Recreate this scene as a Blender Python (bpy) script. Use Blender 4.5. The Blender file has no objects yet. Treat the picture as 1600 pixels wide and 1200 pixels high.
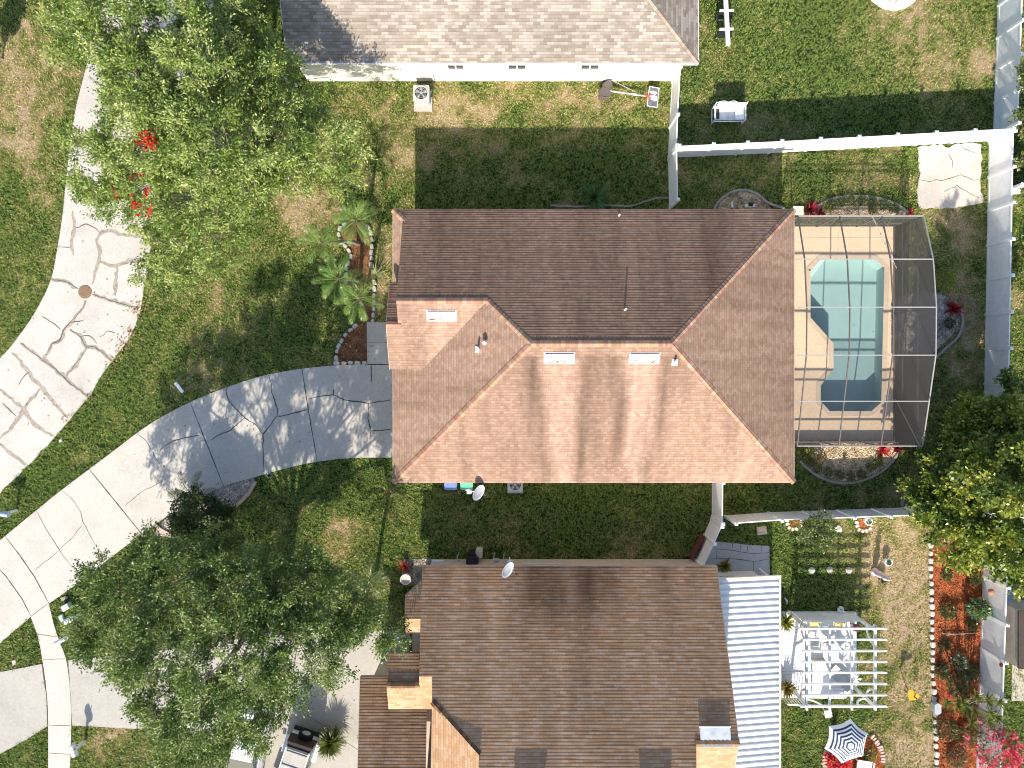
import bpy, math, random
import numpy as np
from mathutils import Vector, Matrix
R = math.radians
random.seed(7)
rng = np.random.default_rng(11)
S = bpy.context.scene
COL = S.collection

# ---------------------------------------------------------------- camera, sky, sun, exposure
H = 37.0                      # drone height (m)
F = 1110.0                    # focal length in photo pixels (photo 1600 x 1200)
NX, NY = 800.0, 580.0         # point straight below the drone
cam_d = bpy.data.cameras.new('camera'); cam = bpy.data.objects.new('camera', cam_d); COL.objects.link(cam)
cam.location = (0, 0, H); cam.rotation_euler = (0, 0, 0)
cam_d.sensor_fit = 'HORIZONTAL'; cam_d.sensor_width = 36.0; cam_d.lens = 36.0 * F / 1600.0
cam_d.shift_y = -(600.0 - NY) / 1600.0
cam_d.clip_start = 0.1; cam_d.clip_end = 2000
S.camera = cam

SUN = Vector((-0.20, -1.52, 1.0)).normalized()
sd = bpy.data.lights.new('sun', 'SUN'); sd.energy = 4.5; sd.angle = R(0.55); sd.color = (1.0, 0.93, 0.82)
so = bpy.data.objects.new('sun', sd); COL.objects.link(so)
so.rotation_euler = SUN.to_track_quat('Z', 'Y').to_euler(); so.location = (0, 0, 60)
W = bpy.data.worlds.new('World'); S.world = W; W.use_nodes = True
wn = W.node_tree.nodes; wl = W.node_tree.links
bg = wn['Background']; sky = wn.new('ShaderNodeTexSky'); sky.sky_type = 'NISHITA'; sky.sun_disc = False
sky.sun_elevation = math.asin(SUN.z); sky.sun_rotation = math.atan2(SUN.x, SUN.y)
wl.new(sky.outputs[0], bg.inputs[0]); bg.inputs[1].default_value = 0.135
S.view_settings.view_transform = 'Standard'; S.view_settings.look = 'None'
S.view_settings.exposure = 0.78; S.view_settings.gamma = 1.0; S.view_settings.use_curve_mapping = False
S.render.engine = 'CYCLES'
S.cycles.pixel_filter_type = 'BLACKMAN_HARRIS'; S.cycles.filter_width = 1.05
S.cycles.use_denoising = True
S.cycles.max_bounces = 6; S.cycles.transparent_max_bounces = 12; S.cycles.diffuse_bounces = 3

# ---------------------------------------------------------------- helpers
def G(px, py, h=0.0):
    t = (H - h) / F
    return ((px - NX) * t, (NY - py) * t)
def G3(px, py, h=0.0):
    x, y = G(px, py, h); return Vector((x, y, h))
def GL(pts, h=0.0): return [G(a, b, h) for a, b in pts]

def tag(o, label=None, cat=None, group=None, kind=None):
    if label: o['label'] = label
    if cat: o['category'] = cat
    if group: o['group'] = group
    if kind: o['kind'] = kind
    return o
def empty(name, loc=(0, 0, 0), rz=0.0, label=None, cat=None, group=None):
    o = bpy.data.objects.new(name, None); COL.objects.link(o)
    o.location = loc; o.rotation_euler = (0, 0, rz); o.empty_display_size = 0.2
    return tag(o, label, cat, group)
def copy_tree(o, parent=None):
    c = o.copy(); COL.objects.link(c)
    if parent is not None: c.parent = parent
    for ch in list(o.children): copy_tree(ch, c)
    return c

class MB:
    """collects faces and builds one mesh object"""
    def __init__(s): s.v = []; s.f = []; s.uv = []; s.c = []
    def poly(s, pts, uv=None, col=(1, 1, 1)):
        b = len(s.v)
        for i, p in enumerate(pts):
            s.v.append((p[0], p[1], p[2])); s.uv.append(uv[i] if uv else (p[0], p[1]))
            s.c.append(col[i] if isinstance(col, list) else col)
        s.f.append(tuple(range(b, b + len(pts))))
    def box(s, c, size, rz=0.0, M=None, col=(1, 1, 1)):
        x, y, z = size[0] / 2, size[1] / 2, size[2] / 2
        P = [Vector((a * x, b * y, d * z)) for d in (-1, 1) for b in (-1, 1) for a in (-1, 1)]
        m = M if M is not None else Matrix.Rotation(rz, 3, 'Z')
        P = [m @ p + Vector(c) for p in P]
        for q in ((0, 2, 3, 1), (4, 5, 7, 6), (0, 1, 5, 4), (2, 6, 7, 3), (0, 4, 6, 2), (1, 3, 7, 5)):
            s.poly([P[i] for i in q], col=col)
    def bar(s, a, b, w, t=None, col=(1, 1, 1)):
        """rectangular bar from a to b; w horizontal width, t thickness"""
        a, b = Vector(a), Vector(b); d = b - a; L = d.length
        if L < 1e-6: return
        z = d / L; up = Vector((0, 0, 1)) if abs(z.z) < 0.95 else Vector((0, 1, 0))
        x = z.cross(up).normalized(); y = x.cross(z)
        s.box((a + b) / 2, (w, t or w, L), M=Matrix((x, y, z)).transposed(), col=col)
    def tube(s, a, b, r0, r1=None, n=8, cap=True, col=(1, 1, 1)):
        r1 = r0 if r1 is None else r1
        a, b = Vector(a), Vector(b); z = (b - a).normalized()
        up = Vector((0, 0, 1)) if abs(z.z) < 0.9 else Vector((1, 0, 0))
        x = z.cross(up).normalized(); y = z.cross(x)
        base = len(s.v)
        for i in range(n):
            t = 2 * math.pi * i / n; d = x * math.cos(t) + y * math.sin(t)
            for p in (a + d * r0, b + d * r1): s.v.append(tuple(p)); s.uv.append((0, 0)); s.c.append(col)
        for i in range(n):
            j = (i + 1) % n
            s.f.append((base + 2 * i, base + 2 * j, base + 2 * j + 1, base + 2 * i + 1))
        if cap:
            s.f.append(tuple(base + 2 * i for i in range(n))); s.f.append(tuple(base + 2 * i + 1 for i in reversed(range(n))))
    def path(s, pts, r, n=6, col=(1, 1, 1)):
        for a, b in zip(pts[:-1], pts[1:]): s.tube(a, b, r, r, n, True, col)
    def prism(s, poly, z0, z1, bottom=False, col=(1, 1, 1)):
        s.poly([(x, y, z1) for x, y in poly], col=col)
        n = len(poly)
        for i in range(n):
            a, b = poly[i], poly[(i + 1) % n]
            s.poly([(a[0], a[1], z0), (b[0], b[1], z0), (b[0], b[1], z1), (a[0], a[1], z1)], col=col)
        if bottom: s.poly([(x, y, z0) for x, y in reversed(poly)], col=col)
    def lathe(s, prof, c=(0, 0, 0), n=20, col=(1, 1, 1)):
        """prof = list of (radius, z)"""
        b = len(s.v)
        for r, z in prof:
            for i in range(n):
                t = 2 * math.pi * i / n
                s.v.append((c[0] + r * math.cos(t), c[1] + r * math.sin(t), c[2] + z)); s.uv.append((0, 0)); s.c.append(col)
        for k in range(len(prof) - 1):
            for i in range(n):
                j = (i + 1) % n
                s.f.append((b + k * n + i, b + k * n + j, b + (k + 1) * n + j, b + (k + 1) * n + i))
    def ribbon(s, pts, w, z0, z1, col=(1, 1, 1)):
        """flat-topped strip along 2-D points; w a number or list"""
        n = len(pts); L = []; Rr = []
        for i in range(n):
            a = Vector(pts[max(i - 1, 0)]); b = Vector(pts[min(i + 1, n - 1)]); d = (b - a)
            d = d.normalized() if d.length > 1e-9 else Vector((1, 0)); nn = Vector((-d.y, d.x))
            ww = (w[i] if isinstance(w, list) else w) / 2; p = Vector(pts[i])
            L.append(p + nn * ww); Rr.append(p - nn * ww)
        for i in range(n - 1):
            a, b, c, d = Rr[i], Rr[i + 1], L[i + 1], L[i]
            s.poly([(q.x, q.y, z1) for q in (a, b, c, d)], col=col)
            if z1 - z0 > 0.01:
                s.poly([(a.x, a.y, z0), (b.x, b.y, z0), (b.x, b.y, z1), (a.x, a.y, z1)], col=col)
                s.poly([(c.x, c.y, z0), (d.x, d.y, z0), (d.x, d.y, z1), (c.x, c.y, z1)], col=col)
        if z1 - z0 > 0.01:
            for a, c in ((L[0], Rr[0]), (Rr[-1], L[-1])):
                s.poly([(a.x, a.y, z0), (c.x, c.y, z0), (c.x, c.y, z1), (a.x, a.y, z1)], col=col)
    def build(s, name, mat, parent=None, smooth=False, bevel=0.0):
        me = bpy.data.meshes.new(name); me.from_pydata(s.v, [], s.f)
        u = me.uv_layers.new(name='UVMap')
        li = np.empty(len(me.loops), dtype=np.int32); me.loops.foreach_get('vertex_index', li)
        u.data.foreach_set('uv', np.array(s.uv, dtype=np.float32)[li].ravel())
        ca = me.color_attributes.new('col', 'FLOAT_COLOR', 'POINT')
        cc = np.ones((len(s.v), 4), dtype=np.float32); cc[:, :3] = np.array(s.c, dtype=np.float32)
        ca.data.foreach_set('color', cc.ravel())
        me.materials.append(mat)
        if smooth: me.polygons.foreach_set('use_smooth', [True] * len(me.polygons))
        me.update(); o = bpy.data.objects.new(name, me); COL.objects.link(o)
        if bevel:
            import bmesh
            bm = bmesh.new(); bm.from_mesh(me); bmesh.ops.remove_doubles(bm, verts=bm.verts, dist=1e-4)
            bmesh.ops.recalc_face_normals(bm, faces=bm.faces)
            bmesh.ops.bevel(bm, geom=[e for e in bm.edges if e.is_manifold and e.calc_face_angle(0) > 0.6], offset=bevel, segments=2, affect='EDGES')
            bm.to_mesh(me); bm.free()
        if parent is not None: o.parent = parent
        return o

def np_mesh(name, verts, nper, cols, mat, parent=None, faces=None):
    """verts (N*nper,3), one face per nper verts"""
    n = len(verts); nf = n // nper
    me = bpy.data.meshes.new(name)
    me.vertices.add(n); me.vertices.foreach_set('co', verts.astype(np.float32).ravel())
    me.loops.add(n); me.loops.foreach_set('vertex_index', np.arange(n, dtype=np.int32))
    me.polygons.add(nf); me.polygons.foreach_set('loop_start', np.arange(0, n, nper, dtype=np.int32))
    me.polygons.foreach_set('loop_total', np.full(nf, nper, dtype=np.int32))
    ca = me.color_attributes.new('col', 'FLOAT_COLOR', 'POINT')
    cc = np.ones((n, 4), dtype=np.float32); cc[:, :3] = np.repeat(cols, nper, axis=0)
    ca.data.foreach_set('color', cc.ravel())
    me.materials.append(mat); me.update(calc_edges=True)
    o = bpy.data.objects.new(name, me); COL.objects.link(o)
    if parent is not None: o.parent = parent
    return o

def spline(pts, k=6, closed=False):
    """Catmull-Rom through 2-D points"""
    P = [np.array(p, float) for p in pts]; n = len(P); out = []
    rngi = range(n) if closed else range(n - 1)
    for i in rngi:
        if closed: p0, p1, p2, p3 = P[(i - 1) % n], P[i], P[(i + 1) % n], P[(i + 2) % n]
        else: p0, p1, p2, p3 = P[max(i - 1, 0)], P[i], P[i + 1], P[min(i + 2, n - 1)]
        for j in range(k):
            t = j / k
            out.append(tuple(0.5 * ((2 * p1) + (-p0 + p2) * t + (2 * p0 - 5 * p1 + 4 * p2 - p3) * t * t + (-p0 + 3 * p1 - 3 * p2 + p3) * t ** 3)))
    if not closed: out.append(tuple(P[-1]))
    return out
def wob(pts, amt, step=0.25, seed=0):
    """resample an open 2-D path and roughen it"""
    r = np.random.default_rng(seed); out = []
    for a, b in zip(pts[:-1], pts[1:]):
        a = np.array(a); b = np.array(b); n = max(1, int(np.linalg.norm(b - a) / step))
        for i in range(n): out.append(tuple(a + (b - a) * i / n + r.normal(0, amt, 2)))
    out.append(tuple(pts[-1])); return out

_lat = {}
def vnoise(x, y, scale, seed=0):
    key = seed
    if key not in _lat: _lat[key] = np.random.default_rng(seed + 100).random((256, 256))
    L = _lat[key]; x = np.asarray(x) / scale + 1000; y = np.asarray(y) / scale + 1000
    xi = np.floor(x).astype(int); yi = np.floor(y).astype(int); fx = x - xi; fy = y - yi
    fx = fx * fx * (3 - 2 * fx); fy = fy * fy * (3 - 2 * fy)
    a = L[xi % 256, yi % 256]; b = L[(xi + 1) % 256, yi % 256]; c = L[xi % 256, (yi + 1) % 256]; d = L[(xi + 1) % 256, (yi + 1) % 256]
    return (a * (1 - fx) + b * fx) * (1 - fy) + (c * (1 - fx) + d * fx) * fy
def inside(x, y, poly):
    r = np.zeros(x.shape, bool); n = len(poly)
    xs = [p[0] for p in poly]; ys = [p[1] for p in poly]
    cand = (x >= min(xs)) & (x <= max(xs)) & (y >= min(ys)) & (y <= max(ys))
    if not cand.any(): return r
    xc, yc = x[cand], y[cand]; rr = np.zeros(xc.shape, bool)
    for i in range(n):
        x1, y1 = poly[i]; x2, y2 = poly[(i + 1) % n]
        if y1 == y2: continue
        c = ((y1 > yc) != (y2 > yc)) & (xc < (x2 - x1) * (yc - y1) / (y2 - y1) + x1)
        rr ^= c
    r[cand] = rr; return r

# ---------------------------------------------------------------- materials
def _nt(name):
    m = bpy.data.materials.new(name); m.use_nodes = True; nt = m.node_tree
    return m, nt, nt.nodes, nt.links, nt.nodes['Principled BSDF']
def N(ns, t, **kw):
    n = ns.new(t)
    for k, v in kw.items(): setattr(n, k, v)
    return n
def mixc(ns, ls, a, b, fac, mode='MIX'):
    n = ns.new('ShaderNodeMix'); n.data_type = 'RGBA'; n.blend_type = mode
    for i, x in ((0, fac), (6, a), (7, b)):
        if isinstance(x, (int, float)): n.inputs[i].default_value = x
        elif isinstance(x, tuple): n.inputs[i].default_value = (*x, 1)
        else: ls.new(x, n.inputs[i])
    return n.outputs[2]
def ramp(ns, ls, src, stops):
    r = ns.new('ShaderNodeValToRGB'); e = r.color_ramp.elements
    while len(e) < len(stops): e.new(0.5)
    for i, (p, c) in enumerate(stops): e[i].position = p; e[i].color = (*c, 1) if isinstance(c, tuple) else (c, c, c, 1)
    ls.new(src, r.inputs[0]); return r.outputs[0]
def noise(ns, ls, vec, scale, detail=4, rough=0.6):
    n = ns.new('ShaderNodeTexNoise'); n.inputs['Scale'].default_value = scale; n.inputs['Detail'].default_value = detail
    n.inputs['Roughness'].default_value = rough
    if vec is not None: ls.new(vec, n.inputs['Vector'])
    return n.outputs['Fac']
def pos(ns): return ns.new('ShaderNodeNewGeometry').outputs['Position']
def objc(ns): return ns.new('ShaderNodeTexCoord').outputs['Object']
def vcol(ns): 
    n = ns.new('ShaderNodeVertexColor'); n.layer_name = 'col'; return n.outputs[0]
def bump(ns, ls, h, strength, dist, P):
    b = ns.new('ShaderNodeBump'); b.inputs['Strength'].default_value = strength; b.inputs['Distance'].default_value = dist
    ls.new(h, b.inputs['Height']); ls.new(b.outputs[0], P.inputs['Normal'])
_mats = {}
def plain(name, c, rough=0.5, var=0.12, scale=3.0, metal=0.0, spec=0.3, bmp=0.0, usecol=True):
    """painted / moulded surface with slight dirt and tone variation"""
    if name in _mats: return _mats[name]
    m, nt, ns, ls, P = _nt(name)
    a = noise(ns, ls, objc(ns), scale, 5, 0.65)
    dk = tuple(x * (1 - var * 2) for x in c); lt = tuple(min(1, x * (1 + var)) for x in c)
    o = ramp(ns, ls, a, [(0.3, dk), (0.55, c), (0.75, lt)])
    if usecol: o = mixc(ns, ls, o, vcol(ns), 1.0, 'MULTIPLY')
    ls.new(o, P.inputs['Base Color']); P.inputs['Roughness'].default_value = rough; P.inputs['Metallic'].default_value = metal
    P.inputs['Specular IOR Level'].default_value = spec
    if bmp: bump(ns, ls, noise(ns, ls, objc(ns), scale * 12, 3), 0.5, bmp, P)
    _mats[name] = m; return m
def concrete(name, c, stain_tone=(0.5, 0.45, 0.38), amt=0.35):
    m, nt, ns, ls, P = _nt(name); p = pos(ns)
    big = noise(ns, ls, p, 0.35, 5, 0.6); fine = noise(ns, ls, p, 9, 5, 0.75); sp = noise(ns, ls, p, 60, 2, 0.5)
    o = ramp(ns, ls, big, [(0.3, tuple(x * 0.86 for x in c)), (0.5, c), (0.72, tuple(min(1, x * 1.07) for x in c))])
    o = mixc(ns, ls, o, tuple(c[i] * stain_tone[i] * 1.6 for i in range(3)), mixc(ns, ls, (0, 0, 0), ramp(ns, ls, noise(ns, ls, p, 1.3, 8, 0.75), [(0.5, 0.0), (0.75, 1.0)]), amt))
    o = mixc(ns, ls, o, ramp(ns, ls, fine, [(0.3, 0.84), (0.7, 1.06)]), 1.0, 'MULTIPLY')
    o = mixc(ns, ls, o, ramp(ns, ls, sp, [(0.3, 0.9), (0.7, 1.05)]), 1.0, 'MULTIPLY')
    o = mixc(ns, ls, o, vcol(ns), 1.0, 'MULTIPLY')
    ls.new(o, P.inputs['Base Color']); P.inputs['Roughness'].default_value = 0.85; P.inputs['Specular IOR Level'].default_value = 0.2
    bump(ns, ls, fine, 0.3, 0.01, P); return m
def leafmat(name, trans=0.3, rough=0.45, spec=0.35):
    m, nt, ns, ls, P = _nt(name); c = vcol(ns)
    ls.new(c, P.inputs['Base Color']); P.inputs['Roughness'].default_value = rough; P.inputs['Specular IOR Level'].default_value = spec
    T = ns.new('ShaderNodeBsdfTranslucent'); ls.new(mixc(ns, ls, c, (1.3, 1.4, 0.6), 1.0, 'MULTIPLY'), T.inputs[0])
    X = ns.new('ShaderNodeMixShader'); X.inputs[0].default_value = trans
    ls.new(P.outputs[0], X.inputs[1]); ls.new(T.outputs[0], X.inputs[2]); ls.new(X.outputs[0], ns['Material Output'].inputs[0]); return m
def shingle(name, c1, c2, c3, tab=0.305, row=0.133, var=1.0, butt_shade=0.70):
    """c1..c3: tab colours; vertex colour carries algae stains and painted slope shade"""
    m, nt, ns, ls, P = _nt(name)
    uv = ns.new('ShaderNodeUVMap').outputs[0]; sx = ns.new('ShaderNodeSeparateXYZ'); ls.new(uv, sx.inputs[0])
    def M(op, a, b=0.0):
        n = N(ns, 'ShaderNodeMath', operation=op)
        for i, x in ((0, a), (1, b)):
            if isinstance(x, (int, float)): n.inputs[i].default_value = x
            else: ls.new(x, n.inputs[i])
        return n.outputs[0]
    rw = M('FLOOR', M('ADD', M('DIVIDE', sx.outputs[1], row), 1e-3)); cx = M('ADD', M('DIVIDE', sx.outputs[0], tab), M('MULTIPLY', rw, 0.5))
    cl = M('FLOOR', cx); fr = M('FRACT', cx)
    cm = ns.new('ShaderNodeCombineXYZ'); ls.new(cl, cm.inputs[0]); ls.new(rw, cm.inputs[1])
    w = N(ns, 'ShaderNodeTexWhiteNoise', noise_dimensions='3D'); ls.new(cm.outputs[0], w.inputs['Vector'])
    o = ramp(ns, ls, w.outputs['Value'], [(0.0, c1), (0.5, c2), (1.0, c3)])
    gap = ramp(ns, ls, fr, [(0.0, 0.62), (0.05, 1.0)]); fv = M('FRACT', M('ADD', M('DIVIDE', sx.outputs[1], row), 1e-3)); o = mixc(ns, ls, o, ramp(ns, ls, fv, [(0.10, butt_shade), (0.24, 1.0)]), 1.0, 'MULTIPLY')  # lower edge of each course darkened: butt shadow painted into the colour
    o = mixc(ns, ls, o, gap, 0.8, 'MULTIPLY')
    gr = noise(ns, ls, pos(ns), 45, 2); o = mixc(ns, ls, o, ramp(ns, ls, gr, [(0.3, 0.8), (0.7, 1.15)]), 1.0, 'MULTIPLY')
    mp = ns.new('ShaderNodeMapping'); mp.inputs['Scale'].default_value = (1.6, 0.22, 1); ls.new(uv, mp.inputs[0])
    st = noise(ns, ls, mp.outputs[0], 1.0, 6, 0.65); o = mixc(ns, ls, o, ramp(ns, ls, st, [(0.3, 0.74), (0.55, 1.0), (0.8, 1.1)]), var, 'MULTIPLY')
    o = mixc(ns, ls, o, vcol(ns), 1.0, 'MULTIPLY')
    ls.new(o, P.inputs['Base Color']); P.inputs['Roughness'].default_value = 0.95; P.inputs['Specular IOR Level'].default_value = 0.1
    return m
def mulchmat(name, cs, scale=26):
    m, nt, ns, ls, P = _nt(name); p = pos(ns)
    v = ns.new('ShaderNodeTexVoronoi'); v.inputs['Scale'].default_value = scale; ls.new(p, v.inputs['Vector'])
    s = ns.new('ShaderNodeSeparateColor'); ls.new(v.outputs['Color'], s.inputs[0])
    o = ramp(ns, ls, s.outputs[0], [(i / (len(cs) - 1), c) for i, c in enumerate(cs)])
    o = mixc(ns, ls, o, ramp(ns, ls, noise(ns, ls, p, 2.0, 5), [(0.32, 0.45), (0.62, 1.1)]), 1.0, 'MULTIPLY')
    ls.new(o, P.inputs['Base Color']); P.inputs['Roughness'].default_value = 0.9; P.inputs['Specular IOR Level'].default_value = 0.15
    bump(ns, ls, v.outputs['Distance'], 1.0, 0.04, P); return m

M_conc = concrete('driveway concrete', (0.62, 0.57, 0.50))
M_road = concrete('old street concrete', (0.62, 0.57, 0.51), amt=0.5)
M_walk = concrete('grey concrete', (0.50, 0.465, 0.41), amt=0.5)
M_slab = concrete('rough pale concrete', (0.60, 0.54, 0.47), amt=0.8)
M_paver = concrete('blue grey pavers', (0.50, 0.50, 0.50))
M_deck = concrete('tan pool deck', (0.76, 0.565, 0.385), amt=0.25)
M_joint = plain('dark joint', (0.10, 0.085, 0.07), 0.95, spec=0.1)
M_crack = plain('hairline crack dirt', (0.17, 0.145, 0.12), 0.95, spec=0.1)
M_tar = plain('weathered crack filler', (0.40, 0.345, 0.28), 0.9, var=0.2, scale=6, spec=0.1)
M_white = plain('white vinyl', (0.88, 0.875, 0.86), 0.45, var=0.05)
M_wpaint = plain('white paint', (0.82, 0.81, 0.79), 0.5, var=0.05)
M_cream = plain('cream stucco', (0.74, 0.70, 0.60), 0.85, var=0.06, bmp=0.01)
M_tan = plain('tan stucco', (0.50, 0.42, 0.33), 0.85, var=0.08, bmp=0.01)
M_beige = plain('beige stucco', (0.62, 0.52, 0.42), 0.85, var=0.08, bmp=0.01)
M_dark = plain('dark plastic', (0.03, 0.03, 0.032), 0.5)
M_black = plain('black rubber', (0.015, 0.015, 0.016), 0.8, spec=0.2)
M_glass = plain('dark window glass', (0.04, 0.05, 0.06), 0.08, spec=0.6)
M_bronze = plain('bronze aluminium', (0.15, 0.13, 0.115), 0.5, var=0.08)
M_alu = plain('champagne aluminium', (0.38, 0.365, 0.345), 0.45, var=0.06)
M_grey = plain('grey metal', (0.42, 0.43, 0.43), 0.45, var=0.1)
M_wood = plain('weathered wood', (0.36, 0.27, 0.19), 0.8, var=0.15, scale=8)
M_bark = plain('grey bark', (0.26, 0.225, 0.19), 0.95, var=0.3, scale=6, bmp=0.03, spec=0.1)
M_twig = plain('pale twig', (0.34, 0.30, 0.25), 0.9, var=0.2, scale=5, spec=0.1)
M_stone = plain('white edging stone', (0.62, 0.585, 0.53), 0.85, var=0.22, scale=4, bmp=0.02)
M_pinkbrick = plain('pink edging brick', (0.60, 0.42, 0.34), 0.85, var=0.15, scale=6)
M_curb = plain('grey garden curb', (0.36, 0.31, 0.27), 0.9, var=0.15, scale=4)
M_terra = plain('terracotta', (0.42, 0.19, 0.10), 0.8)
M_leaf = leafmat('tree leaves', 0.2, 0.42, 0.4); M_leafg = leafmat('glossy leaves', 0.25, 0.35, 0.5); M_petal = leafmat('petals', 0.3, 0.6, 0.2)
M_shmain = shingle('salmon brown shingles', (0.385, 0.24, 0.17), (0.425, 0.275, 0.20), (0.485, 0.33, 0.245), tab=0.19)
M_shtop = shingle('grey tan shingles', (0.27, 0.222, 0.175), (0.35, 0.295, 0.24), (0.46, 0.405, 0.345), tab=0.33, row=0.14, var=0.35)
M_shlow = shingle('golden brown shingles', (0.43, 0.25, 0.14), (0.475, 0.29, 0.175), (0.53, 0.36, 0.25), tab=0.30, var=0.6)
M_mulchred = mulchmat('red mulch chips', [(0.26, 0.05, 0.018), (0.48, 0.12, 0.04), (0.56, 0.19, 0.07), (0.15, 0.04, 0.018)])
M_mulchbrown = mulchmat('brown mulch chips', [(0.16, 0.07, 0.03), (0.30, 0.13, 0.06), (0.42, 0.22, 0.11), (0.09, 0.045, 0.025)])
M_gravel = mulchmat('tan river gravel', [(0.46, 0.31, 0.17), (0.66, 0.50, 0.31), (0.76, 0.62, 0.42), (0.30, 0.19, 0.10)], 16)
M_gravelg = mulchmat('grey pink gravel', [(0.30, 0.27, 0.26), (0.52, 0.45, 0.40), (0.62, 0.52, 0.45), (0.16, 0.14, 0.14)], 16)
# ---------------------------------------------------------------- paving outlines (photo pixels on the ground)
road_l = [(190, -70), (165, 0), (148, 60), (130, 125), (119, 170), (110, 225), (103, 290), (97, 345), (89, 395), (80, 437), (60, 480), (31, 524), (0, 560), (-70, 620)]
road_r = [(-70, 842), (0, 770), (60, 712), (95, 672), (137, 621), (165, 580), (186, 552), (206, 518), (218, 488), (226, 445), (235, 395), (241, 345), (249, 290), (259, 230), (275, 170), (296, 110), (330, 20), (350, -70)]
ROAD = GL(spline(road_l, 5)) + wob(GL(spline(road_r, 3)), 0.035, 0.3, 3)
drv_top = [(614, 569), (573, 569), (525, 571), (480, 575), (440, 581), (400, 590), (352, 606), (300, 627), (250, 653), (215, 676), (180, 703), (140, 733), (100, 763), (60, 795), (9, 837), (-30, 868)]
drv_bot = [(-60, 1055), (0, 1005), (48, 964), (77, 943), (105, 923), (133, 903), (190, 858), (222, 835), (262, 806), (300, 785), (345, 762), (400, 745), (435, 735), (480, 724), (530, 717), (575, 715), (614, 715)]
DRIVE = GL(spline(drv_top, 4)) + GL(spline(drv_bot, 4))
WALKWAY = GL([(573, 503), (616, 503), (616, 569.0), (573, 569.0)])
side_l = [(76, 1230), (76, 1133), (74, 1085), (68, 1037), (60, 995), (48.5, 963)]
side_r = [(77, 942), (86, 980), (97, 1010), (105, 1035), (110, 1080), (112, 1133), (109, 1230)]
SIDE = GL(spline(side_l, 4)) + GL(spline(side_r, 4))
DRV2A = GL([(-20, 1054), (0, 1050), (66.5, 1037), (73, 1085), (75, 1134), (40, 1156), (0, 1178), (-20, 1188)])
DRV2B = GL([(106.5, 1031), (160, 1026), (240, 1018), (330, 1005), (420, 990), (520, 985), (640, 985), (640, 1240), (440, 1240), (380, 1175), (310, 1148), (240, 1140), (170, 1136), (113.5, 1133)])
SLAB = wob(GL([(1434, 229), (1470, 226), (1482, 230), (1490, 226), (1520, 223), (1533, 226), (1534, 262), (1530, 285), (1534, 318), (1500, 323), (1470, 325), (1437, 326), (1433, 300), (1436, 270), (1434, 229)]), 0.04, 0.2, 5)[:-1]
PAVE = GL([(1117, 846), (1145, 848), (1165, 851), (1202, 853), (1203, 935), (1095, 935), (1098, 888)])
PADX = (13.55, 19.83); PADY = (-3.65, 7.53)
POOL = GL([(1262, 421), (1283, 400.5), (1365, 400.5), (1385, 418), (1380, 629), (1362, 646), (1295, 646), (1278, 628), (1278, 601), (1298, 575), (1298, 538), (1262, 497)])
PALMBED = GL(spline([(574, 568), (540, 568), (527, 567), (526, 552), (531, 537), (543, 520), (560, 508), (570, 499), (560, 480), (545, 455), (541, 428), (547, 402), (538, 380), (530, 365), (540, 350), (560, 340), (576, 350), (583, 375), (582, 400), (580, 430), (584, 455), (583, 480), (579, 500), (573, 503)], 2))
DRVBED = GL([(240, 835), (262, 806), (300, 785), (345, 762), (398, 746), (396, 760), (385, 777), (370, 790), (345, 805), (330, 812), (270, 840)])
REDBED = GL([(1456, 840), (1535, 840), (1534, 1000), (1525, 1230), (1462, 1230), (1458, 1100), (1455, 950)])
UMBED = GL(spline([(1290, 1180), (1296, 1165), (1325, 1148), (1352, 1152), (1368, 1165), (1378, 1185), (1376, 1230), (1300, 1230)], 4, True))
BED_N = GL(spline([(1262, 337), (1275, 325), (1300, 312), (1335, 308), (1370, 311), (1400, 321), (1420, 336)], 4))
BED_R = GL(spline([(1117, 330), (1127, 313), (1145, 301), (1163, 299), (1180, 304), (1197, 317), (1207, 330)], 4))
BED_S = GL(spline([(1249, 692), (1252, 720), (1270, 738), (1295, 750), (1325, 753), (1355, 745), (1380, 731), (1402, 707), (1405, 692)], 4))
BED_E = GL(spline([(1392, 470), (1440, 455), (1475, 462), (1492, 475), (1497, 500), (1490, 520), (1470, 540), (1450, 552), (1392, 552)], 3))
MAINH = GL([(634, 352), (1190, 352), (1190, 735), (634, 735)])
TOPH = GL([(482, 126), (1050, 128), (1050, -40), (482, -40)])
LOWH = GL([(676, 874), (1092, 873), (1092, 1240), (600, 1240), (600, 1075), (676, 1075)])
DECK = GL([(1217, 955), (1336, 955), (1336, 1070), (1318, 1090), (1217, 1088)])
EXCL = [ROAD, DRIVE, WALKWAY, SIDE, DRV2A, DRV2B, SLAB, PAVE, PALMBED, DRVBED, REDBED, UMBED, BED_N, BED_R, BED_S, BED_E, MAINH, TOPH, LOWH, DECK,
        [(PADX[0], PADY[0]), (PADX[1], PADY[0]), (PADX[1], PADY[1]), (PADX[0], PADY[1])]]

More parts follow.
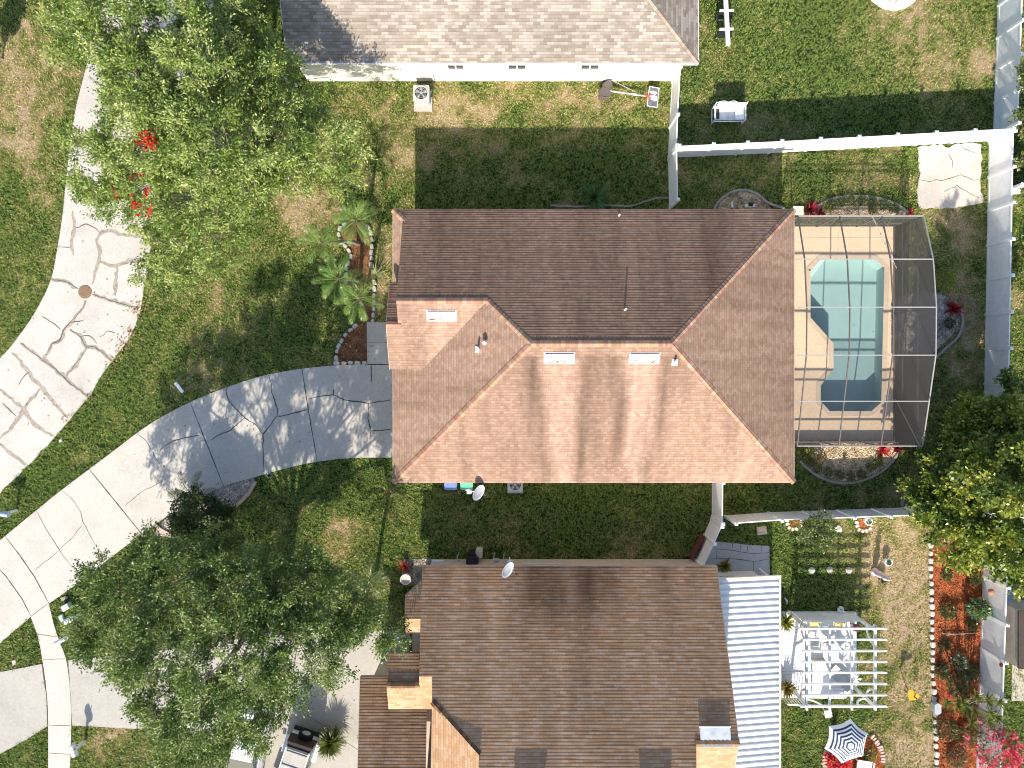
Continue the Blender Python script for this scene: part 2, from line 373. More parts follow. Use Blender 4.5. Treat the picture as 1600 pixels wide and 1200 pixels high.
# ---------------------------------------------------------------- lawn: where it is dry (0 lush .. 1 straw)
DRY = [(40, 100, 70, .75), (30, 230, 60, .55), (60, 330, 40, .35), (470, 340, 60, .55), (480, 310, 45, .5), (390, 430, 40, .2), (700, 165, 60, .55), (800, 150, 70, .5), (900, 165, 60, .5), (1010, 180, 40, .35), (970, 145, 50, .4),
       (720, 190, 35, .5), (560, 135, 50, .5), (640, 240, 40, .6), (610, 400, 30, .7), (600, 460, 25, .7), (1130, 130, 60, .35), (1110, 60, 25, .5), (1420, 40, 70, .45), (1500, 110, 60, .5), (1540, 100, 25, .7), (1490, 345, 50, .6),
       (1430, 290, 30, .4), (1410, 840, 60, .8), (1420, 920, 60, .75), (1410, 1010, 70, .85), (1430, 1090, 50, .8), (1400, 1170, 60, .85), (1440, 1170, 30, .8), (1350, 860, 35, .4), (1380, 880, 40, .7), (540, 800, 40, .45), (520, 850, 40, .5),
       (1030, 850, 50, .3), (980, 860, 40, .4), (870, 860, 40, .25), (760, 860, 40, .2), (160, 1155, 30, .4), (190, 1180, 40, .4), (1270, 915, 30, .25), (330, 470, 30, .4), (1180, 250, 70, .2), (1510, 560, 50, .6), (1500, 450, 50, .3), (800, 280, 60, .15), (1330, 255, 60, .3)]
LUSH = [(170, 650, 90, .35), (60, 760, 70, .3), (220, 560, 60, .2), (1240, 70, 90, .35), (1330, 130, 70, .25), (700, 790, 120, .2), (900, 770, 120, .25), (1270, 880, 50, .25), (1250, 1120, 60, .3), (90, 930, 40, .3), (30, 990, 40, .2), (960, 190, 60, .1), (1250, 950, 30, .3)]
def dryness(x, y):
    px = NX + np.asarray(x) * F / H; py = NY - np.asarray(y) * F / H
    d = 0.24 + 0.45 * (vnoise(x, y, 2.6, 1) - 0.5) + 0.55 * (vnoise(x, y, 0.9, 2) - 0.5) + 0.75 * (vnoise(x, y, 0.28, 3) - 0.5)
    pm = .35 + 1.2 * vnoise(x, y, .75, 6) 
    for a, b, r, w in DRY: d = d + .8 * w * pm * np.exp(-((px - a) ** 2 + (py - b) ** 2) / (r * r))
    for a, b, r, w in LUSH: d = d - w * np.exp(-((px - a) ** 2 + (py - b) ** 2) / (r * r))
    far = np.clip((np.maximum(np.abs(x) - 29, np.abs(y) - 24)) / 5, 0, 1); d = d * (1 - far) + .3 * far
    return np.clip(d, 0, 1.1)

def ground():
    xs = np.concatenate([[-600, -300, -150, -80, -50, -38], np.arange(-32, 32.01, 0.25), [38, 50, 80, 150, 300, 600]])
    ys = np.concatenate([[-600, -300, -150, -80, -50, -34], np.arange(-27, 27.01, 0.25), [34, 50, 80, 150, 300, 600]])
    X, Y = np.meshgrid(xs, ys); nx, ny = len(xs), len(ys)
    Z = np.where((abs(X) < 33) & (abs(Y) < 28), 0.02 * (vnoise(X, Y, 1.7, 5) - 0.5), 0) - 0.01
    d = dryness(X, Y)
    V = np.stack([X, Y, Z], -1).reshape(-1, 3)
    i, j = np.meshgrid(np.arange(nx - 1), np.arange(ny - 1)); a = (j * nx + i).ravel()
    cx = (X[:-1, :-1] + X[1:, 1:]).ravel() / 2; cy = (Y[:-1, :-1] + Y[1:, 1:]).ravel() / 2
    hole = (cx > PADX[0] + 0.6) & (cx < PADX[1] - 0.4) & (cy > PADY[0] + 0.4) & (cy < PADY[1] - 0.4)
    q = np.stack([a, a + 1, a + nx + 1, a + nx], -1)[~hole]
    me = bpy.data.meshes.new('ground'); me.from_pydata(V.tolist(), [], q.tolist())
    ca = me.color_attributes.new('col', 'FLOAT_COLOR', 'POINT')
    cc = np.ones((len(V), 4), np.float32); cc[:, 0] = cc[:, 1] = cc[:, 2] = d.ravel(); ca.data.foreach_set('color', cc.ravel())
    m, nt, ns, ls, P = _nt('lawn soil and thatch'); p = pos(ns)
    s = ns.new('ShaderNodeSeparateColor'); ls.new(vcol(ns), s.inputs[0])
    ad = N(ns, 'ShaderNodeMath', operation='MULTIPLY_ADD'); ls.new(noise(ns, ls, p, 7, 5, 0.75), ad.inputs[0]); ad.inputs[1].default_value = 0.9; ad.inputs[2].default_value = -0.45
    a2 = N(ns, 'ShaderNodeMath', operation='ADD'); ls.new(s.outputs[0], a2.inputs[0]); ls.new(ad.outputs[0], a2.inputs[1])
    o = ramp(ns, ls, a2.outputs[0], [(0.05, (0.035, 0.055, 0.014)), (0.45, (0.12, 0.12, 0.04)), (0.78, (0.34, 0.25, 0.13)), (1.0, (0.46, 0.34, 0.22))])
    o = mixc(ns, ls, o, ramp(ns, ls, noise(ns, ls, p, 30, 3, 0.7), [(0.3, 0.6), (0.7, 1.3)]), 1.0, 'MULTIPLY')
    ls.new(o, P.inputs['Base Color']); P.inputs['Roughness'].default_value = 1.0; P.inputs['Specular IOR Level'].default_value = 0.05
    bump(ns, ls, noise(ns, ls, p, 22, 4, 0.7), 0.8, 0.06, P)
    me.materials.append(m); g = bpy.data.objects.new('ground', me); COL.objects.link(g); tag(g, kind='structure')
    return g
ground()

def lawn():
    n = 380000
    x = rng.uniform(-27.2, 27.2, n); y = rng.uniform(-21.2, 19.8, n); keep = np.ones(n, bool)
    for P in EXCL: keep &= ~inside(x, y, P)
    d = dryness(x, y); keep &= rng.random(n) > np.clip((d - 0.5) * 0.6, 0, 0.3)
    x, y, d = x[keep], y[keep], d[keep]; n = len(x)
    m = 3; x = np.repeat(x, m) + rng.normal(0, .03, n * m); y = np.repeat(y, m) + rng.normal(0, .03, n * m); d = np.repeat(d, m) + rng.normal(0, .10, n * m) - .45 * (np.repeat(rng.random(n), m) < .22); n = len(x)
    L = rng.uniform(.07, .17, n) * (1 - .35 * np.clip(d, 0, 1)) * (.6 + .8 * vnoise(x, y, .22, 8)); w = rng.uniform(.014, .034, n)
    a = rng.uniform(0, 2 * np.pi, n); tilt = rng.uniform(.5, 1.35, n)
    dx, dy, dz = np.cos(a) * np.sin(tilt), np.sin(a) * np.sin(tilt), np.cos(tilt)
    sx, sy = -np.sin(a), np.cos(a); z0 = np.full(n, -0.005)
    V = np.empty((n, 3, 3)); V[:, 0] = np.stack([x - sx * w, y - sy * w, z0], -1); V[:, 1] = np.stack([x + sx * w, y + sy * w, z0], -1)
    V[:, 2] = np.stack([x + dx * L, y + dy * L, z0 + dz * L], -1)
    g1 = np.array([0.18, 0.26, 0.058]); g2 = np.array([0.36, 0.375, 0.115]); g3 = np.array([0.56, 0.45, 0.24])
    t = np.clip(d, 0, 1)[:, None]; c = np.where(t < .45, g1 + (g2 - g1) * (t / .45), g2 + (g3 - g2) * ((t - .45) / .55))
    c = c * rng.uniform(.5, 1.4, n)[:, None]
    o = np_mesh('grass', V.reshape(-1, 3), 3, c, leafmat('grass blades', 0.25, 0.7, 0.2)); tag(o, 'short lawn grass, green with straw coloured dry patches', 'grass', kind='stuff')
lawn()

# ---------------------------------------------------------------- roads, drives, paths
def paving(name, poly, mat, z=0.03):
    m = MB(); m.prism(poly, -0.05, z); o = m.build(name, mat); return tag(o, kind='structure')
def strips(name, lines, w, z, mat, parent, seed=0, jitter=0.02):
    m = MB(); r = random.Random(seed)
    for k, L in enumerate(lines):
        P = wob(GL(L), jitter, 0.18, seed * 50 + k); n = len(P)
        ww = [w * r.uniform(.6, 1.3) * (0.45 + 0.55 * math.sin(math.pi * min(1, max(0, (i + .5) / n)))) for i in range(n)]
        m.ribbon(P, ww, z + k * .0001, z + k * .0001)
    return m.build(name, mat, parent)
road = paving('road', ROAD, M_road)
tar = [[(80, 436), (107, 441), (122, 451)], [(145, 460), (175, 470), (215, 481)], [(135, 470), (130, 482), (110, 505), (100, 517), (95, 532), (82, 537), (69, 562)], [(110, 515), (125, 525), (135, 542), (150, 542), (177, 565)],
       [(135, 545), (122, 565), (105, 587)], [(32, 535), (50, 550), (72, 565), (87, 577), (102, 590), (110, 600), (125, 610), (140, 622)], [(20, 552), (45, 580), (60, 600), (67, 609), (85, 630), (107, 654)],
       [(144, 445), (150, 425), (157, 400), (152, 375), (160, 362), (175, 361), (185, 367), (207, 369), (230, 372)], [(115, 330), (117, 357), (112, 382), (115, 399)], [(157, 410), (180, 416), (195, 411), (215, 405), (232, 408)], [(184, 417), (181, 440), (179, 462)],
       [(0, 607), (20, 625), (37, 640), (52, 660), (72, 675), (85, 682)], [(0, 692), (17, 707), (41, 726)], [(65, 607), (42, 632), (22, 665), (0, 686)], [(200, 200), (190, 260), (160, 300)], [(140, 120), (190, 160), (260, 170)]]
strips('crack_filler', tar, 0.21, 0.034, M_tar, road, 1, 0.03)
strips('crack', [[(67, 495), (85, 507), (95, 515)], [(125, 525), (140, 525), (152, 537)], [(117, 357), (135, 351), (150, 357), (157, 365)], [(92, 385), (112, 386)], [(100, 517), (95, 532), (82, 537)], [(156, 528), (168, 518), (180, 520)], [(25, 650), (5, 630)], [(30, 600), (45, 582)], [(130, 500), (110, 505)]] + tar[:6], 0.045, 0.0385, M_crack, road, 2, 0.025)
m = MB(); m.lathe([(0.0, .006), (.28, .006), (.29, .0), (.34, .0), (.36, -.01)], (0, 0, 0), 28)
mh = m.build('manhole_cover', plain('rusty iron', (0.27, 0.17, 0.10), 0.8, var=.2, scale=12)); mh.location = (*G(133.5, 456), .042)
tag(mh, 'round rusty manhole cover in the pale cracked street', 'manhole cover')
drive = paving('driveway', DRIVE, M_conc, 0.035)
strips('expansion_joint', [[(297, 627), (350, 760)], [(140, 733), (222, 834)], [(472, 576), (482, 640), (496, 721)], [(573, 569.5), (612, 569.5)], [(9, 838), (32, 868), (54, 900), (77, 942)], [(-10, 880), (10, 900), (35, 935), (49, 962)], [(580, 570), (581, 598)]], 0.05, 0.0392, M_joint, drive, 3, 0.002)
strips('crack', [[(420, 585), (424, 600), (425, 612), (434, 640), (433, 650), (412, 678), (411, 705), (413, 737)], [(434, 651), (450, 648), (481, 640)], [(353, 607), (357, 625), (372, 642), (385, 655), (400, 663), (410, 678)], [(330, 688), (345, 678), (362, 672), (373, 660), (384, 652)],
       [(481, 624), (495, 620), (520, 617), (540, 625), (576, 630), (611, 625)], [(576, 630), (575, 655), (580, 672), (580, 688)], [(580, 673), (611, 671)], [(250, 702), (270, 690), (290, 683), (312, 680)], [(521, 618), (522, 608)]], 0.055, 0.0395, M_joint, drive, 4, 0.012)
strips('hairline_crack', [[(215, 676), (230, 690), (238, 705), (252, 728)], [(97, 766), (117, 783), (127, 800), (130, 815), (145, 842), (150, 852)], [(57, 797), (75, 830), (93, 858), (108, 880), (130, 902)], [(53, 892), (75, 875), (93, 860)], [(196, 790), (222, 768), (255, 752)], [(93, 858), (115, 838), (128, 822)]], 0.03, 0.039, M_crack, drive, 5, 0.012)
strips('joint', [[(573, 535), (614, 535)]], .02, .034, M_crack, paving('front_path', WALKWAY, M_conc, 0.03), 6, 0)
sw = paving('sidewalk', SIDE, M_conc, 0.04)
strips('joint', [[(49, 963), (77, 942)], [(68, 1030), (103, 1029)], [(76, 1132.5), (111, 1133)], [(76, 1176), (110, 1178)], [(58, 990), (92, 995)]], 0.03, 0.0445, M_crack, sw, 7, 0.004)
d2 = paving('neighbour_driveway', DRV2B, M_walk, 0.033); d2a = paving('driveway_apron', DRV2A, M_walk, 0.033)
strips('joint', [[(470, 1110), (530, 1150), (560, 1172)], [(107, 1032), (113, 1132)], [(473, 1065), (480, 1085)]], 0.03, 0.0375, M_crack, d2, 8, 0.01)
strips('joint', [[(66, 1037), (74, 1090), (75, 1133)]], 0.05, 0.0375, M_joint, d2a, 8, 0.01)
sl = paving('concrete_slab', SLAB, M_slab, 0.04); sl.pop('kind', None); tag(sl, 'rough square concrete pad in the corner of the white fences', 'slab')
strips('crack', [[(1434, 281), (1450, 284), (1480, 280), (1500, 275), (1532, 284)], [(1480, 240), (1488, 252), (1487, 262)], [(1475, 300), (1495, 290), (1510, 300), (1530, 310)], [(1500, 228), (1512, 236), (1525, 240)]], .04, .0445, M_crack, sl, 9, .03)
pv = paving('patio_paving', PAVE, M_paver, 0.03)
strips('joint', [[(1115, 857), (1140, 859), (1175, 865), (1203, 863)], [(1110, 872), (1150, 873), (1177, 877), (1203, 873)], [(1144, 849), (1145, 858)], [(1168, 852), (1167, 863)], [(1177, 876), (1177, 900)], [(1157, 850), (1156, 860)], [(1190, 852), (1190, 864)], [(1120, 858), (1119, 873)]], .03, .0345, M_joint, pv, 10, .006)

# beds
def bed(name, poly, mat, z=0.03, pebbles=0, cols=None, label=None):
    m = MB(); m.prism(poly, -0.03, z); 
    r = random.Random(len(poly) + pebbles)
    if pebbles:
        xs = [p[0] for p in poly]; ys = [p[1] for p in poly]
        PX = np.array([r.uniform(min(xs), max(xs)) for _ in range(pebbles)]); PY = np.array([r.uniform(min(ys), max(ys)) for _ in range(pebbles)])
        ok = inside(PX, PY, poly)
        for x, y in zip(PX[ok], PY[ok]):
            s = r.uniform(.025, .065); c = r.uniform(.6, 1.25); a = r.uniform(0, 3)
            P = [Vector((math.cos(a + k * 1.5708) * s * r.uniform(.7, 1.2), math.sin(a + k * 1.5708) * s * r.uniform(.7, 1.2), 0)) + Vector((x, y, z)) for k in range(4)]
            t = Vector((x + r.uniform(-.01, .01), y, z + s * .8))
            for k in range(4): m.poly([P[k], P[(k + 1) % 4], t], col=(c, c, c))
    o = m.build(name, mat); return tag(o, label, 'ground cover' if label else None, kind='stuff')
bed('mulch', PALMBED, M_mulchbrown, .04, 500, label='brown wood mulch under the front palms')
bed('gravel', DRVBED, M_gravelg, .045, 900, label='grey and pink gravel in the bed beside the long driveway')
bed('mulch', REDBED, M_mulchred, .04, 2600, label='red wood mulch strip along the rear white fence')
bed('mulch', UMBED, M_mulchred, .045, 500, label='red wood mulch inside the round brick ring by the striped umbrella')
bed('gravel', BED_N, M_gravel, .04, 900, label='tan gravel in the curbed bed north of the pool cage')
bed('gravel', BED_R, M_gravel, .04, 700, label='tan gravel in the rounded bed behind the salmon roofed house')
bed('gravel', BED_S, M_gravel, .04, 1100, label='tan gravel in the curved bed south of the pool cage')
bed('gravel', BED_E, M_gravelg, .04, 1200, label='shaded gravel in the bed east of the pool cage')
bed('gravel', GL([(630, 873), (676, 873), (676, 905), (640, 915), (628, 900)]), M_gravelg, .03, 300, label='blue grey gravel at the front corner of the golden brown roofed house')

def curb(pts, label, w=.12, h=.10, mat=None, rough=.006):
    m = MB(); m.ribbon(wob(GL(spline(pts, 4)), rough, .3, len(pts)), w, -.02, h); o = m.build('garden_curb', mat or M_curb, bevel=0); tag(o, label, 'curb', 'garden bed curbs')
curb([(1262, 334), (1275, 324), (1300, 311), (1335, 307), (1370, 310), (1400, 320), (1421, 335)], 'arched grey curb edging the bed on the north side of the pool cage')
curb([(1114, 330), (1125, 312), (1145, 299.5), (1163, 297.5), (1182, 303), (1199, 317), (1225, 326)], 'rounded grey curb by the white fence behind the salmon roofed house')
curb([(1249, 720), (1270, 739), (1295, 751), (1325, 754.5), (1355, 747), (1382, 732), (1404, 706)], 'deep curved curb edging the bed on the south side of the pool cage')
curb([(1490, 470), (1500, 485), (1503, 505), (1495, 527), (1475, 545), (1458, 562)], 'dark shaded curb edging the bed on the east side of the pool cage')
curb([(860, 321), (900, 323), (950, 321), (985, 322), (1010, 314), (1030, 309), (1046, 310)], 'low pinkish curb along the shaded north wall of the salmon roofed house', .09, .06)
curb([(1478, 700), (1485, 690), (1500, 684)], 'short grey curb piece half under the large glossy tree', .14)
curb([(1408, 790), (1411, 775), (1417, 765)], 'short dark curb piece beside the shaded white fence', .16)
for P, lb in (([(243, 820), (252, 827), (268, 836)], 'short pink brick edging left of the driveway shrub'), ([(330, 812), (346, 808), (362, 797), (380, 780), (390, 770), (400, 752)], 'long pink brick edging along the driveway gravel bed')):
    o = MB(); o.ribbon(GL(P), .17, 0, .12); tag(o.build('brick_edging', M_pinkbrick), lb, 'edging', 'pink brick edgings')

# edging stones: every stone a thing
def stone_mesh(seed, s=(.30, .20, .16)):
    r = random.Random(seed); m = MB(); n = 7
    top = []; bot = []
    for i in range(n):
        t = 2 * math.pi * (i + .5) / n; k = r.uniform(.85, 1.1)
        cx = max(-1, min(1, 1.35 * math.cos(t))); cy = max(-1, min(1, 1.35 * math.sin(t)))
        bot.append(Vector((cx * s[0] / 2 * k, cy * s[1] / 2 * k, -.03))); top.append(Vector((cx * s[0] * .44 * k, cy * s[1] * .44 * k, s[2] * r.uniform(.85, 1.1))))
    m.poly(top)
    for i in range(n): j = (i + 1) % n; m.poly([bot[i], bot[j], top[j], top[i]])
    return m
def stones(pts, label, group, step=.33, mat=None, size=(.30, .20, .16), names='edging_stone', keep=None):
    protos = [stone_mesh(len(pts) * 10 + k, size).build(names, mat or M_stone) for k in range(4)]; used = [False] * 4
    P = [np.array(p) for p in GL(pts)]; acc = 0; r = random.Random(len(pts)); k = 0
    for a, b in zip(P[:-1], P[1:]):
        d = b - a; L = np.linalg.norm(d); u = d / L; t = acc
        while t < L:
            p = a + u * t; i = r.randrange(4)
            if used[i]: o = protos[i].copy(); COL.objects.link(o)
            else: o = protos[i]; used[i] = True
            o.location = (p[0] + r.uniform(-.02, .02), p[1] + r.uniform(-.02, .02), 0); o.rotation_euler = (0, 0, math.atan2(u[1], u[0]) + r.uniform(-.15, .15)); q = r.uniform(.85, 1.1); o.scale = (q, q, q)
            tag(o, label, 'edging stone', group); k += 1; t += step * r.uniform(.95, 1.1)
        acc = t - L
    for i in range(4):
        if not used[i]: bpy.data.objects.remove(protos[i])
stones([(527, 567), (574, 567)], 'white stone block in the straight row between driveway and mulch', 'straight stone row at the driveway')
stones([(526, 560), (527, 546), (533, 534), (543, 520), (557, 508)], 'white stone block in the curved row along the shaded lawn', 'curved stone row at the shaded lawn')
stones([(583, 502), (584, 480), (586, 455), (585, 440)], 'sunlit white stone block in the row between palms and house', 'sunlit stone row beside the house')
stones([(541, 440), (541, 425), (545, 412), (549, 400), (543, 388), (533, 378), (530, 365), (534, 354), (545, 347)], 'white stone block in the winding row on the lawn side of the palms', 'winding stone row at the palms')
stones([(580, 415), (581, 395), (582, 375), (578, 360), (572, 352)], 'bluish shaded stone block in the row between palms and house', 'shaded stone row beside the house')
stones([(1453, 852), (1455, 950), (1457, 1060), (1460, 1115), (1463, 1210)], 'white stone block in the long row edging the red mulch strip', 'stone row at the red mulch strip', .39, size=(.30, .22, .12))
stones([(448, 125), (452, 132), (462, 133), (470, 132)], 'grey stone at the shaded corner of the grey roofed house', 'stones at the grey roofed house', .3)
P_ = spline([(1288, 1200), (1287, 1185), (1291, 1172)], 3); stones(P_, 'pale brick in the left arc of the round bed under the striped umbrella', 'bricks in the left arc of the round bed', .155, M_pinkbrick, (.14, .28, .12), 'edging_brick')
P_ = spline([(1362, 1150), (1372, 1163), (1378, 1180), (1377, 1193)], 4); stones(P_, 'pale brick in the right arc of the round bed beside the striped umbrella', 'bricks in the right arc of the round bed', .155, M_pinkbrick, (.14, .28, .12), 'edging_brick')
for (cx, cy, lb) in ((1240, 815, 'near the paving'), (1349, 818, 'with a pot in it')):
    pts = [(cx + 12 * math.cos(t), cy + 12 * math.sin(t)) for t in np.linspace(-.35, 3.4, 12)]
    m = MB(); m.prism(GL([(cx + 11 * math.cos(t), cy + 11 * math.sin(t)) for t in np.linspace(0, 6.28, 16)][:-1]), -.02, .035); tag(m.build('mulch', M_mulchred), 'red mulch in the half ring of bricks at the fence ' + lb, 'ground cover', kind='stuff')
    stones(pts, 'pale brick in the half ring at the shaded white fence ' + lb, 'bricks of the half ring ' + lb, .2, plain('pale brick', (.70, .60, .50), .85, var=.1), (.17, .2, .12), 'edging_brick')
# ---------------------------------------------------------------- roofs: real lapped courses on tilted planes
class Plane:
    """z = a + b x + c y"""
    def __init__(s, a, b, c): s.a, s.b, s.c = a, b, c
    def z(s, x, y): return s.a + s.b * x + s.c * y
    def at(s, px, py):
        sx, sy = (px - NX) / F, (NY - py) / F
        t = (H - s.a) / (1 + s.b * sx + s.c * sy)
        return (sx * t, sy * t, H - t)
def slope_n(y0, z0, p): return Plane(z0 + p * y0, 0, -p)      # eave on the north at y0, rises south
def slope_s(y0, z0, p): return Plane(z0 - p * y0, 0, p)       # rises north
def slope_w(x0, z0, p): return Plane(z0 - p * x0, p, 0)       # eave on the west, rises east
def slope_e(x0, z0, p): return Plane(z0 + p * x0, -p, 0)
def clip(poly, axis, val, keep_gt):
    out = []; n = len(poly)
    for i in range(n):
        a, b = poly[i], poly[(i + 1) % n]; da, db = a[axis] - val, b[axis] - val
        if not keep_gt: da, db = -da, -db
        if da >= 0: out.append(a)
        if (da > 0 and db < 0) or (da < 0 and db > 0):
            t = da / (da - db); out.append((a[0] + (b[0] - a[0]) * t, a[1] + (b[1] - a[1]) * t))
    return out
def courses(m, pl, poly2, expo=.133, t0=.014, cw=.45, wav=.35, stain_tone=None, seed=0):
    g = math.hypot(pl.b, pl.c); ux, uy = pl.b / g, pl.c / g; ax, ay = -uy, ux   # uphill, along
    cs = 1 / math.sqrt(1 + g * g); cr = expo * cs
    P = [(x * ax + y * ay, x * ux + y * uy) for x, y in poly2]
    ar = sum(P[i][0] * P[(i + 1) % len(P)][1] - P[(i + 1) % len(P)][0] * P[i][1] for i in range(len(P)))
    if ar < 0: P = P[::-1]
    w0, w1 = min(p[1] for p in P), max(p[1] for p in P)
    def off(k, u):
        j = vnoise(np.array([u]), np.array([k * 7.3]), 1.1, seed + 20)[0]; q = vnoise(np.array([u]), np.array([k * 1.0]), .3, seed + 21)[0]
        return t0 * (1 + wav * 2 * (j - .5) + wav * (q - .5))
    for k in range(math.floor(w0 / cr), math.floor(w1 / cr) + 1):
        B = clip(clip(P, 1, k * cr, True), 1, (k + 1) * cr, False)
        if len(B) < 3: continue
        u0, u1 = min(p[0] for p in B), max(p[0] for p in B)
        for c in range(math.floor(u0 / cw), math.floor(u1 / cw) + 1):
            C = clip(clip(B, 0, c * cw, True), 0, (c + 1) * cw, False)
            if len(C) < 3: continue
            V = []; U = []; K = []
            for u, w in C:
                x, y = u * ax + w * ux, u * ay + w * uy; f = min(1, max(0, (w - k * cr) / cr))
                V.append((x, y, pl.z(x, y) + off(k, u) * (1 - f) + .002)); U.append((u, (k + min(.97, max(.03, f))) * expo)); K.append(stain_tone(x, y) if stain_tone else (1, 1, 1))
            m.poly(V, U, K)
            lo = [i for i, (u, w) in enumerate(C) if abs(w - k * cr) < 1e-6]
            if len(lo) >= 2:
                i, j = lo[0], lo[1]
                if C[i][0] < C[j][0]: i, j = j, i
                a, b = V[i], V[j]
                m.poly([a, b, (b[0], b[1], pl.z(b[0], b[1]) - .01), (a[0], a[1], pl.z(a[0], a[1]) - .01)], [U[i], U[j], U[j], U[i]], [K[i], K[j], K[j], K[i]])
def caps(m, a, b, w=.30, step=.18, seed=0, lift=.035, cols=((1.05, .95, .9), (1.2, 1.1, 1.0), (.9, .8, .76))):
    """ridge or hip caps: short lapped V pieces from a (low) to b (high)"""
    a, b = Vector(a), Vector(b); d = b - a; L = d.length; u = d / L; s = u.cross(Vector((0, 0, 1))).normalized(); n = int(L / step); r = random.Random(seed)
    for i in range(n):
        p = a + u * (i * L / n); q = a + u * ((i + 1) * L / n + .03); c = r.choice(cols); c = tuple(x * r.uniform(.92, 1.08) for x in c)
        z1 = Vector((0, 0, lift + .016)); z2 = Vector((0, 0, lift)); dn = Vector((0, 0, -.075 * w / .3)); e = s * w / 2
        m.poly([p + z1, q + z2, q + z2 + e + dn, p + z1 + e + dn], [(i * .31, 0), (i * .31 + .2, 0), (i * .31 + .2, .1), (i * .31, .1)], c); m.poly([p + z1 - e + dn, q + z2 - e + dn, q + z2, p + z1], [(i * .31, 0), (i * .31 + .2, 0), (i * .31 + .2, .1), (i * .31, .1)], c)
        m.poly([p + z1 + e + dn, p + z1 + e + dn - z2, p, p + z1], None, c); m.poly([p + z1, p, p + z1 - e + dn - z2, p + z1 - e + dn], None, c)
def fascia(m, pts, dz=.18, t=.04):
    for a, b in zip(pts[:-1], pts[1:]): m.bar(Vector(a) - Vector((0, 0, dz / 2 + .015)), Vector(b) - Vector((0, 0, dz / 2 + .015)), t, dz)
def wedge_vent(parent, name, mat, pl, px, py, size, hgt):
    x, y, z = pl.at(px, py); w, d = size[0] / 2, size[1] / 2; m = MB()
    lo = [(x + a * w, y + b * d, pl.z(0, y + b * d)) for a, b in ((-1, -1), (1, -1), (1, 1), (-1, 1))]
    hi = [(p[0], p[1], p[2] + (hgt if i > 1 else .03)) for i, p in enumerate(lo)]
    m.poly(hi)
    for i in range(4): j = (i + 1) % 4; m.poly([lo[i], lo[j], hi[j], hi[i]])
    m.box((x, y + d + .02, pl.z(0, y + d) + hgt - .02), (size[0] + .08, .05, .04)); m.box((x, y - d - .1, pl.z(0, y - d - .1) + .012), (size[0] + .1, .2, .02), M=Matrix.Rotation(math.atan(pl.c), 3, 'X'))
    return m.build(name, mat, parent)
def box_vent(parent, name, mat, pl, px, py, size, hgt, rust=False, dark=False):
    x, y, z = pl.at(px, py); M = Matrix.Rotation(math.atan(pl.c), 3, 'X'); m = MB()
    c = Vector((x, y, z)) + M @ Vector((0, 0, hgt / 2)); m.box(c, (size[0], size[1], hgt), M=M)
    fl = Vector((x, y, z)) + M @ Vector((0, 0, .012)); m.box(fl, (size[0] + .1, size[1] + .12, .022), M=M)
    o = m.build(name, mat, parent)
    if rust:
        r = random.Random(int(px)); q = MB()
        for _ in range(9):
            p = Vector((x, y, z)) + M @ Vector((r.uniform(-.4, .4) * size[0], -size[1] * r.uniform(.2, .48), hgt + .004)); s = r.uniform(.02, .06)
            q.poly([p + M @ Vector((math.cos(t) * s * r.uniform(.5, 1.8), math.sin(t) * s * r.uniform(.4, 1), 0)) for t in np.linspace(0, 6.28, 8)[:-1]])
        q.build('rust_stain', M_rust, o)
    return o
M_rust = plain('rust', (0.45, 0.13, 0.05), .9)
M_ventw = plain('faded white vent', (0.72, 0.62, 0.55), .6, var=.1, scale=6)

# ---------------------------------------------------------------- the salmon roofed house in the middle
PT = .458
PN = slope_n(G(0, 327, 3.3)[1], 3.3, PT); PS = slope_s(G(0, 754, 3.3)[1], 3.3, PT); PW = slope_w(G(616, 0, 3.3)[0], 3.3, PT); PE = slope_e(G(1241, 0, 3.3)[0], 3.3, PT)
yN, yS, xW, xE = G(0, 327, 3.3)[1], G(0, 754, 3.3)[1], G(614, 0, 3.3)[0], G(1241, 0, 3.3)[0]
PW = slope_w(xW, 3.3, PT)
yR = (yN + yS) / 2; hd = (yN - yS) / 2; zR = 3.3 + PT * hd
yWR = G(0, 470, 5.38)[1]; zWR = PN.z(0, yWR); PSW = slope_s(yWR, zWR, PT)          # wing ridge, wing south slope
yWE = yWR - (zWR - 4.0) / PT                                                      # wing / porch eave
xw_r = xW + (zWR - 3.3) / PT                                                      # wing ridge meets hip
xD = xW + .62; zD = 3.3 + .62 * PT                                                # dutch gable foot
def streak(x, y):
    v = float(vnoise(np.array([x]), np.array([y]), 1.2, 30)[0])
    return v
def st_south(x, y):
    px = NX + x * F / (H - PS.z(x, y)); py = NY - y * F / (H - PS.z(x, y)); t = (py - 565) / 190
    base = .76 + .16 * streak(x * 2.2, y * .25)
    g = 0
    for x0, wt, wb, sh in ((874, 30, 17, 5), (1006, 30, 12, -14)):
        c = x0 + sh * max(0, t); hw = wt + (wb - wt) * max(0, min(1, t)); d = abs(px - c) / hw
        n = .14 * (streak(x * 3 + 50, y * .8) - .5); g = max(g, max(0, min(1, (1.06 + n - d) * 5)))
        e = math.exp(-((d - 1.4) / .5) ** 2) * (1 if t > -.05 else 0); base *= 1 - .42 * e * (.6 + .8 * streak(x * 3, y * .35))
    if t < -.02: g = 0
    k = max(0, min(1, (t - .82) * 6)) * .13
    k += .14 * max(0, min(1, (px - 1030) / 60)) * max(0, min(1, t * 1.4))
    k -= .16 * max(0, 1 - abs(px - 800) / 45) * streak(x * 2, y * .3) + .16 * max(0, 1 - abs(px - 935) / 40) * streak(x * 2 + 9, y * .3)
    f = base + .24 * g + k; return (f, f * (.99 + .02 * g), f * (.97 + .05 * g))
